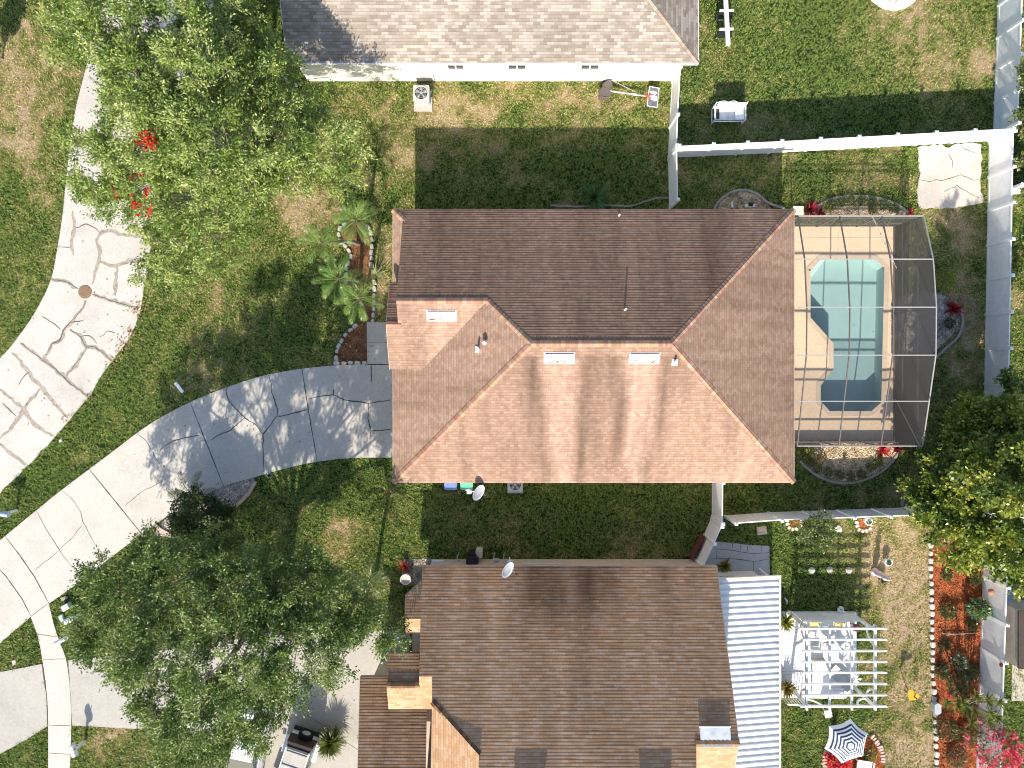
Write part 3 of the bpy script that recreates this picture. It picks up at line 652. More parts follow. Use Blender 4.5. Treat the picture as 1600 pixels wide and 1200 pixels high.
def north_shade_stain(x, y):
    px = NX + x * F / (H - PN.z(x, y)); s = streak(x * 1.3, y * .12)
    f = .62 + .22 * s  # low base paints the slope's shade into the colour; stain streaks follow
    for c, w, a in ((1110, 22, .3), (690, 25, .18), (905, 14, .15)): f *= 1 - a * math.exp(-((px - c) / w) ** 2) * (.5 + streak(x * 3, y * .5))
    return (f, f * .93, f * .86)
def east_shade_tone(x, y): f = .60 + .16 * streak(x * .35, y * .9) + .1 * streak(x * 1.5, y * 1.5); return (f, f * .99, f * .98)  # low multiplier paints shade onto the slope turned from the sun
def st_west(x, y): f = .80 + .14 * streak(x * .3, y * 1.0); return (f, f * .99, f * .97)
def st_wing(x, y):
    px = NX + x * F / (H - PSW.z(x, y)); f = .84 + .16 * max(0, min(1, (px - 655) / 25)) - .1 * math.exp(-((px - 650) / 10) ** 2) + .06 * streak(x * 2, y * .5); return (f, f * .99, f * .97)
house = empty('house', (0, 0, 0), 0, 'house with a salmon brown hip roof in the middle, beside the pool cage', 'house')
rf = MB()
courses(rf, PN, [(xD, yN), (xE, yN), (xE - hd, yR), (xW + hd, yR), (xw_r, yWR), (xD - .12, yWR), (xD - .12, yN - .62)], t0=.0120, stain_tone=north_shade_stain, seed=1)
courses(rf, PN, [(xW, yN), (xD, yN), (xD, yN - .62)], t0=.0120, stain_tone=north_shade_stain, seed=1)
courses(rf, PS, [(xW, yS), (xE, yS), (xE - hd, yR), (xW + hd, yR)], t0=.008, stain_tone=st_south, seed=2)
courses(rf, PE, [(xE, yN), (xE, yS), (xE - hd, yR)], t0=.009, stain_tone=east_shade_tone, seed=3)
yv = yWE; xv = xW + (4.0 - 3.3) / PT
courses(rf, PW, [(xW, yS), (xW + hd, yR), (xw_r, yWR), (xv, yv), (xW, yv)], t0=.008, stain_tone=st_west, seed=4)
courses(rf, PW, [(xW, yN), (xD, yN - .62), (xD, yWE + 1.2), (xW, yWE + 1.2)], t0=.008, stain_tone=lambda x, y: (.95, .95, .95), seed=5)
courses(rf, PSW, [(xD - .12, yWR), (xw_r, yWR), (xv, yv), (xD - .12, yv)], t0=.008, stain_tone=st_wing, seed=6)
# entry porch gable poking west
xP = G(606.5, 0, 4.4)[0]; yPn = G(0, 441, 4.0)[1]; yPr = (yPn + yWE) / 2; zPr = PSW.z(0, yPr)
PPN = slope_n(yPn, zPr - PT * (yPn - yPr), PT)
courses(rf, PPN, [(xP, yPn), (xD + .05, yPn), (xD + .05, yPr), (xP, yPr)], t0=.0120, stain_tone=north_shade_stain, seed=7)
courses(rf, PSW, [(xP, yPr), (xD - .12, yPr), (xD - .12, yv), (xP, yv)], t0=.008, stain_tone=st_wing, seed=8)
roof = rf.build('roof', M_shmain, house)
cp = MB(); e = .0
for a, b in (((xE, yN, 3.3), (xE - hd, yR, zR)), ((xE, yS, 3.3), (xE - hd, yR, zR)), ((xW, yS, 3.3), (xW + hd, yR, zR)), ((xw_r, yWR, zWR), (xW + hd, yR, zR)), ((xW + hd, yR, zR), (xE - hd, yR, zR)), ((xD - .12, yWR, zWR), (xw_r, yWR, zWR)), ((xW, yN, 3.3), (xD, yN - .62, zD)), ((xP, yPr, zPr), (xD, yPr, zPr))):
    caps(cp, a, b, seed=int(abs(a[0] * 9)))
cp.build('ridge_cap', M_shmain, roof)
wl_ = MB(); o_ = .42
wl_.prism([(xW + o_, yS + o_), (xE - o_, yS + o_), (xE - o_, yN - o_), (xW + o_, yN - o_)], 0, 3.28)
wl_.poly([(xD, yN - .62, zD), (xD, yWR, zWR), (xD, yPn + .0, zD), (xD, yPn + .2, zD)])
wl_.poly([(xD, yN - .62, zD), (xD, yWE, zD), (xD, yWE, PSW.z(0, yWE)), (xD, yWR, zWR)])
wl_.poly([(xP + .15, yPn - .2, 0), (xP + .15, yWE + .2, 0), (xP + .15, yWE + .2, 3.95), (xP + .15, yPr, zPr - .08), (xP + .15, yPn - .2, 3.95)])
for yy in (yWE + .2, yPn - .2): wl_.poly([(xP + .15, yy, 0), (xv + .3, yy, 0), (xv + .3, yy, 3.98), (xP + .15, yy, 3.98)])
wl_.build('wall', M_beige, house)
fa = MB(); fascia(fa, [(xW, yN, 3.3), (xE, yN, 3.3), (xE, yS, 3.3), (xW, yS, 3.3), (xW, yN, 3.3)]); fascia(fa, [(xP, yPn, PPN.z(0, yPn)), (xP, yPr, zPr), (xP, yv, PSW.z(0, yv)), (xv, yv, PSW.z(0, yv))])
fa.build('fascia', plain('tan trim', (.55, .43, .33), .6), house)
sf = MB(); sf.poly([(xW, yS, 3.26), (xE, yS, 3.26), (xE, yN, 3.26), (xW, yN, 3.26)]); sf.build('soffit', M_beige, house)
box_vent(roof, 'roof_vent', M_ventw, PSW, 690, 493, (1.25, .42), .09, True)
box_vent(roof, 'roof_vent', M_ventw, PS, 874, 559, (1.25, .42), .09, True); box_vent(roof, 'roof_vent', M_ventw, PS, 1007, 559.5, (1.25, .42), .09, True)
def pipe(pl, px, py, r, h, mat, name='vent_pipe', base=True):
    x, y, z = pl.at(px, py); m = MB(); m.tube((x, y, z - .05), (x, y, z + h), r, r, 12)
    if base: m.box((x, y - .04, z + .015), (.26, .30, .02), M=Matrix.Rotation(math.atan(pl.c), 3, 'X')); m.tube((x, y, z), (x, y, z + .1), r * 1.7, r * 1.2, 12)
    return m.build(name, mat, roof)
pipe(PW, 747, 545, .045, .38, M_white); pipe(PN, 976, 484, .045, .40, M_white, base=False); pipe(PN, 967, 337, .05, .2, M_ventw, base=False); pipe(PS, 1054, 565, .05, .3, M_ventw)
x, y, z = PW.at(757, 535); m = MB(); m.tube((x, y, z - .05), (x, y, z + .2), .09, .09, 14); m.tube((x, y, z + .2), (x, y, z + .3), .12, .05, 14); m.build('vent_cap', M_ventw, roof)
m = MB(); x, y = G(1244, 333, 2.9); m.box((x + .1, y + .12, 2.9), (.5, .42, .06)); m.build('corner_ledge', plain('pale stone ledge', (.66, .58, .46), .8), house)

# ---------------------------------------------------------------- grey tan roofed house at the top
yE = G(0, 98.5, 3.3)[1]; QS = slope_s(yE, 3.3, .40); xTE = G(1091, 0, 3.3)[0]; QE = slope_e(xTE, 3.3, .40); xTW = G(448.5, 0, 3.3)[0]
h2 = empty('house', (0, 0, 0), 0, 'house with a grey tan roof and cream wall at the top of the photo', 'house')
def st_top(x, y): f = .90 + .22 * streak(x * .6, y * .9); return (f, f, f)
rf = MB(); dd = 6.6
courses(rf, QS, [(xTW, yE), (xTE, yE), (xTE - dd, yE + dd), (xTW, yE + dd)], expo=.14, t0=.006, stain_tone=st_top, seed=9, cw=.6)
courses(rf, QE, [(xTE, yE), (xTE, yE + 2 * dd), (xTE - dd, yE + dd)], expo=.14, t0=.008, stain_tone=lambda x, y: (.78, .78, .8), seed=10, cw=.6)
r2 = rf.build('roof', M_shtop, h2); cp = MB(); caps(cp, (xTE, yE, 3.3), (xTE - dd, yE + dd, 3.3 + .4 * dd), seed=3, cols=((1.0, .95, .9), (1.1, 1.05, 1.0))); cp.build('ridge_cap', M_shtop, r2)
bk = MB(); zz = 3.3 + .4 * dd; bk.poly([(xTW, yE + dd, zz), (xTE - dd, yE + dd, zz), (xTE, yE + 2 * dd, 3.3), (xTW, yE + 2 * dd, 3.3)]); bk.build('rear_slope', M_shtop, h2)
wl_ = MB(); yW_ = G(0, 127, 0)[1]; xa, xb = G(482, 0, 0)[0], G(1049, 0, 0)[0]; yB = yE + 2 * dd - .4
wl_.prism([(xa, yW_), (xb, yW_), (xb, yB), (xa, yB)], 0, 3.27); wl_.poly([(xa, yW_, 3.2), (xa, yB, 3.2), (xa, (yW_ + yB) / 2, zz - .05)]); wl_.build('wall', M_cream, h2)
fa = MB(); fascia(fa, [(xTW, yE - .02, 3.33), (xTE, yE - .02, 3.33), (xTE, yE + 2 * dd, 3.33)], .16, .05); fascia(fa, [(xTW, yE, 3.3), (xTW, yE + dd, zz)], .16, .04); fa.build('gutter', M_white, h2)
sf = MB(); sf.poly([(xTW, yE, 3.17), (xTE, yE, 3.17), (xTE, yB, 3.17), (xTW, yB, 3.17)]); sf.build('soffit', M_white, h2)
def window(parent, c, w, h, facing, bars=1):
    """window on a wall; facing = unit 2-D outward normal"""
    n = Vector((facing[0], facing[1], 0)); s = Vector((-n.y, n.x, 0)); c = Vector(c); M = Matrix((s, n, Vector((0, 0, 1)))).transposed()
    m = MB()
    for dz in (-h / 2, h / 2): m.box(c + Vector((0, 0, dz)), (w + .1, .09, .08), M=M)
    for k in range(bars + 2): m.box(c + s * (-w / 2 + w * k / (bars + 1)), (.06, .08, h), M=M)
    f = m.build('window', M_white, parent); g = MB(); g.box(c + n * .0, (w, .05, h), M=M); g.build('pane', M_glass, f)
    g = MB(); g.box(c + Vector((0, 0, -h / 2 - .08)) + n * .06, (w + .25, .16, .06), M=M); g.build('sill', M_cream, f)
for px, w in ((711, .8), (808, .9), (923, .9)): window(h2, (G(px, 0, 2.2)[0], yW_ - .01, 2.05), w, 1.0, (0, -1))

# ---------------------------------------------------------------- golden brown roofed house at the bottom
PB = .487
LN = slope_n(G(0, 885, 3.3)[1], 3.3, PB)
h3 = empty('house', (0, 0, 0), 0, 'house with a golden brown weathered roof at the bottom of the photo', 'house')
def st_low(x, y):
    z = LN.z(x, y); px = NX + x * F / (H - z); py = NY - y * F / (H - z); f = .92 + .26 * (streak(x * 1.5, y * .22) - .4)
    for c, w, a, y1 in ((860, 42, .62, 1005), (935, 36, .55, 985), (1035, 12, .4, 950), (1090, 8, .35, 950), (780, 20, .28, 930), (745, 12, .2, 1200), (905, 16, .22, 1200), (830, 20, .25, 960), (690, 10, .2, 960)):
        f *= 1 - a * math.exp(-((px - c) / w) ** 2) * max(0, min(1, (y1 + 40 * (streak(x * 4, 3) - .5) - py) / 60)) * (.5 + .9 * streak(x * 4, y * .6))
    wv = .04 * (streak(x * 2 + 40, y * 2) - .5); return (f + wv, f * .97 + wv, f * .93 + wv)
rf = MB()
for Q in ([(660, 885), (1120, 885), (1122.5, 907), (660, 907)], [(660, 907), (1122.5, 907), (1125, 931), (633.5, 931)], [(633.5, 931), (1125, 931), (1129.5, 967), (633, 967)], [(657, 967), (1129.5, 967), (1141, 1057), (655, 1057)],
          [(675, 1057), (1141, 1057), (1146, 1095), (675, 1095)], [(676, 1095), (1146, 1095), (1154.5, 1161), (732.5, 1161)], [(732.5, 1161), (1088, 1161), (1088, 1180), (748.5, 1180)], [(748.5, 1180), (1088, 1180), (1089, 1330), (748, 1330)]):
    courses(rf, LN, [LN.at(*q)[:2] for q in Q], t0=.0085, wav=.5, stain_tone=st_low, seed=11)
p0 = LN.at(676, 1097); LW = slope_w(p0[0], p0[2], PB)
def st_br(x, y): f = 1.12 + .1 * streak(x, y); return (f, f * .98, f * .92)
courses(rf, LW, [LW.at(*q)[:2] for q in ((675, 1097), (748.5, 1180), (748.5, 1330), (671, 1330))], t0=.01, stain_tone=st_br, seed=12)
def south_piece(ridge_px, polys, seed, pl=None):
    r = LN.at(*ridge_px); pl = slope_s(r[1], r[2], PB) if pl is None else pl
    pl = Plane(r[2] - PB * r[1], 0, PB)
    for Q in polys: courses(rf, pl, [pl.at(*q)[:2] for q in Q], t0=.009, stain_tone=st_br, seed=seed)
    return pl
south_piece((645, 967), [[(633, 967), (657, 967), (656.5, 990), (634, 990)]], 13)
S2 = south_piece((665, 1055), [[(655, 1055.5), (676, 1055.5), (676, 1072), (655, 1072)], [(604, 1072), (676, 1072), (674.5, 1108), (607, 1108)]], 14)
r_ = S2.at(630, 1072); GN = Plane(r_[2] + PB * r_[1], 0, -PB)
courses(rf, GN, [GN.at(*q)[:2] for q in ((606, 1020), (655, 1020), (655, 1072), (604, 1072))], t0=.0085, wav=.5, stain_tone=st_low, seed=15)
g0 = G(0, 1058, 3.0); GR = slope_n(g0[1], 3.0, PB)
courses(rf, GR, [GR.at(*q)[:2] for q in ((563, 1058), (668, 1058), (663, 1330), (556, 1330))], t0=.0085, wav=.5, stain_tone=st_low, seed=16)
SE = south_piece((1120, 1161.5), [[(1087, 1161.5), (1154.5, 1161.5), (1147, 1202), (1137, 1260), (1088, 1260)]], 17)
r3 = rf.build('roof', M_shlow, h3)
rs = MB(); qa, qb = LN.at(671, 1330), LN.at(1089, 1330); ra = LW.at(671, 1330); rs.poly([(qa[0] - .2, qa[1], ra[2]), (LN.at(748, 1330)[0], qa[1], qa[2]), (qb[0], qa[1], qa[2]), (qb[0], qa[1] - 15, 3.2), (qa[0] - .2, qa[1] - 15, 3.2)]); rs.build('rear_slope', M_shlow, r3)
cp = MB(); dk = ((.45, .42, .4), (.6, .55, .5), (.35, .33, .32)); caps(cp, LN.at(748.5, 1180), LN.at(676, 1097), seed=5, cols=dk); cp.build('ridge_cap', M_shlow, r3); cp = MB(); caps(cp, LN.at(1087, 1162), LN.at(1155, 1162), seed=6, cols=((.7, .65, .6), (.8, .75, .7))); cp.build('ridge_cap', M_shlow, r3); cp = MB(); caps(cp, S2.at(604, 1071), S2.at(655, 1071), seed=7, cols=dk)
cp.build('ridge_cap', M_shlow, r3)
wl_ = MB(); yNW = G(0, 873.5)[1]; xl, xr = G(676, 0)[0], G(1092, 0)[0]
wl_.prism([(xl, yNW), (xr, yNW), (xr, -24), (xl, -24)], 0, 3.25); wl_.prism([(xl - .55, -11.6), (xl, -11.6), (xl, -13.2), (xl - .55, -13.2)], 0, 3.6)
wl_.poly([(xr, yNW, 3.2), (xr, -24, 3.2), (xr, -24, 3.3), (xr, LN.at(1154, 1161)[1], 6.45)])
gx0, gy0, _ = GR.at(566, 1064); gx1 = GR.at(664, 1064)[0]; wl_.prism([(gx0 + .3, gy0 - .3), (xl, gy0 - .3), (xl, -24), (gx0 + .3, -24)], 0, 2.95)
q = LN.at(1088, 1161); q2 = LN.at(1089, 1330); wl_.poly([(q[0], q[1], q[2]), (q2[0], q2[1], q2[2]), (q2[0], q2[1], 3), (q[0], q[1], 3)])
wl_.build('wall', M_beige, h3)
m = MB(); a = LW.at(671, 1330); b = LW.at(675, 1100); z = GR.z(0, b[1]) + .03
m.poly([(b[0] - .25, b[1] - .35, GR.z(0, b[1] - .35) + .03), (b[0] + .1, b[1] - .35, GR.z(0, b[1] - .35) + .03), (b[0] + .1, a[1], GR.z(0, a[1]) + .03), (b[0] - .45, a[1], GR.z(0, a[1]) + .03)]); m.build('gap_shade_strip', plain('gap shade brown', (.10, .075, .06), .7), h3)  # dark strip painting in the shaded gap beside the hip eave
fa = MB(); fascia(fa, [LN.at(660, 907), LN.at(660, 885), LN.at(1120, 885), LN.at(1154.5, 1161)], .18, .05); fascia(fa, [LN.at(660, 907), LN.at(633.5, 931), LN.at(633, 967)]); fascia(fa, [GR.at(556, 1330), GR.at(563, 1058), GR.at(605, 1058)], .16, .05)
fascia(fa, [SE.at(1154.5, 1161.5), SE.at(1137, 1260)]); fa.build('fascia', plain('pale brown trim', (.48, .40, .32), .6), h3)
window(h3, ((G(848, 0, 2.3)[0]), yNW + .01, 1.9), 1.75, .9, (0, 1))
for px, py in ((1117, 1146),): wedge_vent(r3, 'roof_vent', plain('white roof vent', (.72, .73, .75), .5), LN, px, py, (1.30, .52), .145)
for px in (826, 1024): wedge_vent(r3, 'roof_vent', plain('white roof vent', (.72, .73, .75), .5), LN, px, 1227, (1.30, .52), .145)

# metal patio cover on its east side
pc = empty('patio_cover', (0, 0, 0), 0, 'white ribbed metal patio cover beside the golden brown roof', 'patio cover')
yT = G(0, 904, 2.7)[1]; xc0 = xr; xc1 = G(1217, 0, 2.5)[0]; m = MB(); yb = -24.0; zc = lambda x: 2.95 - .5 * (x - xc0) / (xc1 - xc0)
def strip_(m, xa, xb, y0, y1, z0, z1): m.poly([(xa, y0, zc(xa) + z0), (xb, y0, zc(xb) + z0), (xb, y1, zc(xb) + z1), (xa, y1, zc(xa) + z1)])
y = yT; k = 0
while y > yb:
    strip_(m, xc0, xc1, y - .20, y, 0, 0); strip_(m, xc0, xc1, y - .225, y - .20, .075, 0); strip_(m, xc0, xc1, y - .275, y - .225, .075, .075); strip_(m, xc0, xc1, y - .30, y - .275, 0, .075); y -= .30
m.build('roof_panel', M_wpaint, pc)
m = MB(); m.bar((xc1 + .05, yT + .08, zc(xc1) + .0), (xc1 + .05, yb, zc(xc1)), .10, .14); m.bar((xc0, yT + .05, zc(xc0)), (xc1 + .1, yT + .05, zc(xc1)), .10, .15)
y = yT
while y > yb: m.bar((xc1 - .10, y, zc(xc1) + .07), (xc1 + .1, y, zc(xc1) + .07), .035, .02); y -= 1.2
m.build('gutter', plain('cream gutter', (.72, .66, .56), .5), pc)
for py in (-10.3, -14.2, -18.0):
    m = MB(); m.box((xc1 - .1, py, zc(xc1) / 2), (.09, .09, zc(xc1) - .06)); m.build('post', M_white, pc)
m = MB(); a = Vector((*G(1175, 893, .0), 0)); m.bar((xc0 + .6, a.y + .02, .5), (a.x, a.y, .5), .06, 1.0); m.bar((a.x, a.y, 0), (a.x, a.y, 2.4), .08); m.build('side_panel', M_cream, pc)
# ---------------------------------------------------------------- pool, deck, screen cage
(x0, x1), (y0, y1) = PADX, PADY
pool = empty('swimming_pool', (0, 0, 0), 0, 'angular turquoise swimming pool inside the screen cage', 'pool')
m = MB(); ring = [(x0, y0), (x0, y1), (x1, y1), (x1, y0)]
ia = min(range(len(POOL)), key=lambda i: (POOL[i][0] - x0) ** 2 + (POOL[i][1] - y0) ** 2)
pp = POOL[ia:] + POOL[:ia]
def ccw(p): return sum(p[i][0] * p[(i + 1) % len(p)][1] - p[(i + 1) % len(p)][0] * p[i][1] for i in range(len(p))) > 0
outer = [(x0, y0), (x1, y0), (x1, y1), (x0, y1)]; inner = pp if not ccw(pp) else [pp[0]] + pp[1:][::-1]
m.poly([(x, y, .04) for x, y in outer + [outer[0]] + inner + [inner[0]]])
for a, b in zip(outer, outer[1:] + outer[:1]): m.poly([(a[0], a[1], -.03), (b[0], b[1], -.03), (b[0], b[1], .04), (a[0], a[1], .04)])
dk = m.build('pool_deck', M_deck); tag(dk, kind='structure')
strips('deck_joint', [[(1252, 371), (1393, 371)], [(1310, 356), (1310, 398)]], .012, .0442, M_crack, dk, 1, 0)
M_plaster = plain('pale blue plaster', (.53, .575, .56), .7, var=.03, scale=1.2)
m = MB(); m.poly([(x, y, -1.0) for x, y in POOL])
for a, b in zip(POOL, POOL[1:] + POOL[:1]): m.poly([(a[0], a[1], -1.0), (b[0], b[1], -1.0), (b[0], b[1], .04), (a[0], a[1], .04)])
m.build('basin', M_plaster, pool)
m = MB(); m.ribbon(POOL + POOL[:1], .26, .036, .058); m.build('coping', concrete('tan coping', (.60, .47, .34), amt=.2), pool)
st = MB()
A, B, C = G(1263, 421), G(1284, 401), G(1263, 446); D = G(1293, 403)
for k, (f, z) in enumerate(((1.0, -.62), (.66, -.42), (.33, -.22))):
    a = np.array(G(1264, 446 )); b = np.array(G(1298, 402)); c = np.array(A); d = np.array(B); st.prism([tuple(c), tuple(c + (a - c) * f), tuple(d + (b - d) * f), tuple(d)], -0.99, z)
st.build('steps', plain('white plaster steps', (.80, .80, .76), .7, var=.05), pool)
st = MB(); q = GL([(1279.5, 602), (1289, 589), (1289, 636), (1279.5, 627)]); st.prism(q, -0.99, -.5); st.build('bench', plain('pale plaster bench', (.53, .66, .65), .7, var=.04), pool)
mt, nt, ns, ls, P = _nt('pool water'); T = ns.new('ShaderNodeBsdfTransparent'); T.inputs[0].default_value = (.74, .88, .87, 1); Gl = ns.new('ShaderNodeBsdfGlossy'); Gl.inputs['Roughness'].default_value = .02
X = ns.new('ShaderNodeMixShader'); X.inputs[0].default_value = .03; ls.new(T.outputs[0], X.inputs[1]); ls.new(Gl.outputs[0], X.inputs[2]); ls.new(X.outputs[0], ns['Material Output'].inputs[0])
bp = ns.new('ShaderNodeBump'); bp.inputs['Strength'].default_value = .15; bp.inputs['Distance'].default_value = .02; ls.new(noise(ns, ls, pos(ns), 4, 3), bp.inputs['Height']); ls.new(bp.outputs[0], Gl.inputs['Normal'])
m = MB(); m.poly([(x, y, -.07) for x, y in POOL]); m.build('water', mt, pool)

def screen(name, alpha, c):
    m, nt, ns, ls, P = _nt(name); P.inputs['Base Color'].default_value = (*c, 1); P.inputs['Roughness'].default_value = .8; P.inputs['Specular IOR Level'].default_value = .1
    T = ns.new('ShaderNodeBsdfTransparent'); X = ns.new('ShaderNodeMixShader'); X.inputs[0].default_value = alpha
    ls.new(T.outputs[0], X.inputs[1]); ls.new(P.outputs[0], X.inputs[2]); ls.new(X.outputs[0], ns['Material Output'].inputs[0]); return m
M_scr = screen('roof screen mesh', .07, (.16, .15, .14)); M_scw = screen('wall screen mesh', .73, (.125, .115, .11)); M_scn = screen('end screen mesh', .38, (.115, .108, .105))
cage = empty('pool_cage', (0, 0, 0), 0, 'screened aluminium pool cage over the turquoise pool', 'pool enclosure')
YS = [(337.5, 2.6), (405, 3.38), (480, 3.63), (555, 3.58), (627, 3.05), (697, 2.5)]
ST = [(G(0, p, h)[1], h) for p, h in YS]
XL = [13.85, G(1312, 0, 2.6)[0], G(1378, 0, 2.6)[0], 19.93]
M_frd = M_bronze
fr = {}
for i, X_ in enumerate(XL):
    m = MB()
    for (ya, ha), (yb_, hb) in zip(ST[:-1], ST[1:]): m.bar((X_, ya, ha), (X_, yb_, hb), .05, .06)
    m.build('rafter', M_bronze if i < 3 else M_alu, cage)
for j, (yy, hh) in enumerate(ST):
    m = MB(); m.bar((13.45 if 0 < j < 5 else 13.85, yy, hh + (.01 if 0 < j < 5 else 0)), (19.93, yy, hh), .05, .06); m.build('cross_beam', M_alu, cage)
for j, (yy, hh) in enumerate(ST):
    m = MB(); m.bar((19.90, yy, .04), (19.90, yy, hh - .03), .06); m.build('post', M_bronze, cage)
for X_ in XL[1:3] + [13.85]:
    for (yy, hh) in (ST[0], ST[-1]): m = MB(); m.bar((X_, yy, .04), (X_, yy, hh), .06); m.build('post', M_bronze, cage)
for zz in (.79, 2.15):
    m = MB(); m.bar((19.90, ST[0][0], zz), (19.90, ST[-1][0], zz), .05); m.build('side_rail', M_alu, cage)
    for (yy, hh) in (ST[0], ST[-1]): m = MB(); m.bar((13.85, yy, zz), (19.9, yy, zz), .05); m.build('side_rail', M_bronze, cage)
m = MB(); m.bar((19.88, ST[0][0], 2.1), (19.88, ST[1][0], .4), .03); m.bar((19.88, ST[4][0], .2), (19.88, ST[5][0], 2.4), .05); m.bar((19.88, ST[1][0], .3), (17.5, ST[0][0], 2.5), .025); m.build('diagonal_brace', M_alu, cage)
m = MB()
for (ya, ha), (yb_, hb) in zip(ST[:-1], ST[1:]): m.poly([(13.86, ya, ha), (19.92, ya, ha), (19.92, yb_, hb), (13.86, yb_, hb)])
m.build('roof_screen', M_scr, cage)
m = MB(); m.poly([(19.86, ST[0][0], .05)] + [(19.86, yy, hh) for yy, hh in ST] + [(19.86, ST[-1][0], .05)]); m.build('wall_screen', M_scw, cage)
for yy, hh in (ST[0], ST[-1]): m = MB(); m.poly([(13.9, yy, .05), (19.84, yy, .05), (19.84, yy, hh - .05), (13.9, yy, hh - .05)]); m.build('end_screen', M_scn, cage)
m = MB(); m.bar((19.86, y0 + .05, .08), (19.86, y1 - .0, .08), .06, .08); m.bar((13.8, y0 + .02, .22), (19.8, y0 + .02, .22), .05, .36); m.build('kick_plate', M_bronze, cage)

# ---------------------------------------------------------------- white vinyl fences
def vinyl_fence(pts, label, group='white vinyl fences', h=1.80, step=1.93, gate=False):
    P = [Vector((*G(*p), 0)) for p in pts]; root = empty('vinyl_fence', P[0], 0, label, 'fence', group); o0 = P[0]; posts = []
    for a, b in zip(P[:-1], P[1:]):
        L = (b - a).length; n = max(1, round(L / step)); u = (b - a).normalized(); s = Vector((-u.y, u.x, 0))
        for k in range(n):
            p, q = a + (b - a) * (k / n), a + (b - a) * ((k + 1) / n); posts.append(p); p, q = p - o0, q - o0
            m = MB(); w = (q - p).length; nb = max(1, int(w / .3))
            for i in range(nb):
                c0 = p + u * (.07 + (w - .14) * i / nb + .0015); c1 = p + u * (.07 + (w - .14) * (i + 1) / nb - .0015)
                m.bar(c0.lerp(c1, .5) + Vector((0, 0, .10)), c0.lerp(c1, .5) + Vector((0, 0, h - .06)), (c1 - c0).length, .03) if abs(u.x) > .9 else m.box(c0.lerp(c1, .5) + Vector((0, 0, (h + .04) / 2)), ((c1 - c0).length, .03, h - .16), rz=math.atan2(u.y, u.x))
            m.box((p + q) / 2 + Vector((0, 0, h - .045)), (w - .12, .055, .10), rz=math.atan2(u.y, u.x)); m.box((p + q) / 2 + Vector((0, 0, .10)), (w - .12, .055, .14), rz=math.atan2(u.y, u.x))
            m.build('panel', M_white, root)
    posts.append(P[-1])
    for p in posts:
        p = p - o0; m = MB(); m.box(p + Vector((0, 0, .98)), (.127, .127, 1.96)); c = p + Vector((0, 0, 1.96)); e = .085
        base = [c + Vector((a * e, b * e, .0)) for a, b in ((-1, -1), (1, -1), (1, 1), (-1, 1))]; up = [v + Vector((0, 0, .03)) for v in base]; t = c + Vector((0, 0, .10))
        for i in range(4): j = (i + 1) % 4; m.poly([base[i], base[j], up[j], up[i]]); m.poly([up[i], up[j], t])
        m.poly(base[::-1]); m.build('post', M_white, root)
    return root
vinyl_fence([(1050, 129), (1046, 200), (1044.5, 245)], 'white fence run from the cream wall down to the fence corner')
vinyl_fence([(1044.5, 250), (1046, 326)], 'short white fence run between fence corner and salmon roof')
vinyl_fence([(1048, 246), (1200, 239), (1543, 220)], 'long white fence crossing between the two back lawns')
vinyl_fence([(1561, -40), (1557, 60), (1551.5, 212)], 'white fence beside the upper back lawn, running off the top edge')
vinyl_fence([(1545, 224), (1543, 330), (1538, 600), (1535.5, 900), (1524, 1235)], 'longest white fence, behind the pool cage and the red mulch strip')
vinyl_fence([(1113, 745), (1112.5, 806)], 'short white fence run below the salmon eave, facing the side lawn')
vinyl_fence([(1111.5, 810), (1100, 836), (1084, 871)], 'slanting white fence from the side lawn to the golden brown roof', step=1.2)
vinyl_fence([(1132, 806), (1200, 801), (1415, 793.5), (1535, 789)], 'shaded white fence between the side lawn and the garden with the pergola')
m = MB(); a, b = G3(1098, 836, .35), G3(1079, 872, .35); m.bar(a, b, .06, .7); tag(m.build('garden_trellis', plain('dark red wood', (.16, .05, .035), .8)), 'dark red board leaning along the slanting white fence', 'board')

# ---------------------------------------------------------------- garden deck and pergola
deck = MB(); deck.prism(DECK, -.02, .16); dko = deck.build('garden_deck', M_wpaint); tag(dko, 'white painted deck under the pergola', 'deck')
m = MB(); ys_ = [G(0, p)[1] for p in range(962, 1090, 5)]
for yy in ys_: m.ribbon([(12.95, yy), (G(1334, 0)[0] if yy > G(0, 1068)[1] else G(1318, 0)[0], yy)], .012, .16, .1622)
m.build('board_gap', plain('grey gap', (.45, .44, .43), .8), dko)
pg = empty('pergola', (*G(1285, 1015), 0), 0, 'white slatted pergola over the garden deck', 'pergola'); O = Vector((*G(1285, 1015), 0))
HT = 2.45; M_pg = M_wpaint
for px, py in ((1262, 982), (1367, 985), (1262, 1103), (1367, 1104)):
    x, y = G(px, py, HT); m = MB(); m.box(Vector((x, y, HT / 2)) - O, (.13, .13, HT)); m.box(Vector((x, y, .25)) - O, (.19, .19, .18)); m.build('post', M_pg, pg)
for px in (1260, 1296, 1330.5, 1367):
    a, b = G3(px, 976, HT), G3(px, 1109, HT); m = MB(); m.bar(a - O, b - O, .075 if px not in (1260, 1367) else .10, .16); m.build('beam', M_pg, pg)
for py in (982, 999.5, 1017, 1034, 1051, 1068.5, 1086, 1103.5):
    x_a = 1254 if py > 985 else 1248
    a, b = G3(x_a - (4 if py > 1100 else 0), py, HT + .15), G3(1381, py, HT + .15); m = MB(); w = .065 if py < 1100 else .085
    m.bar(a - O, b - O, w, .14); d = (b - a).normalized(); m.bar(b - O, b + d * .14 - O - Vector((0, 0, -.03)), w, .07); m.build('rafter', M_pg, pg)
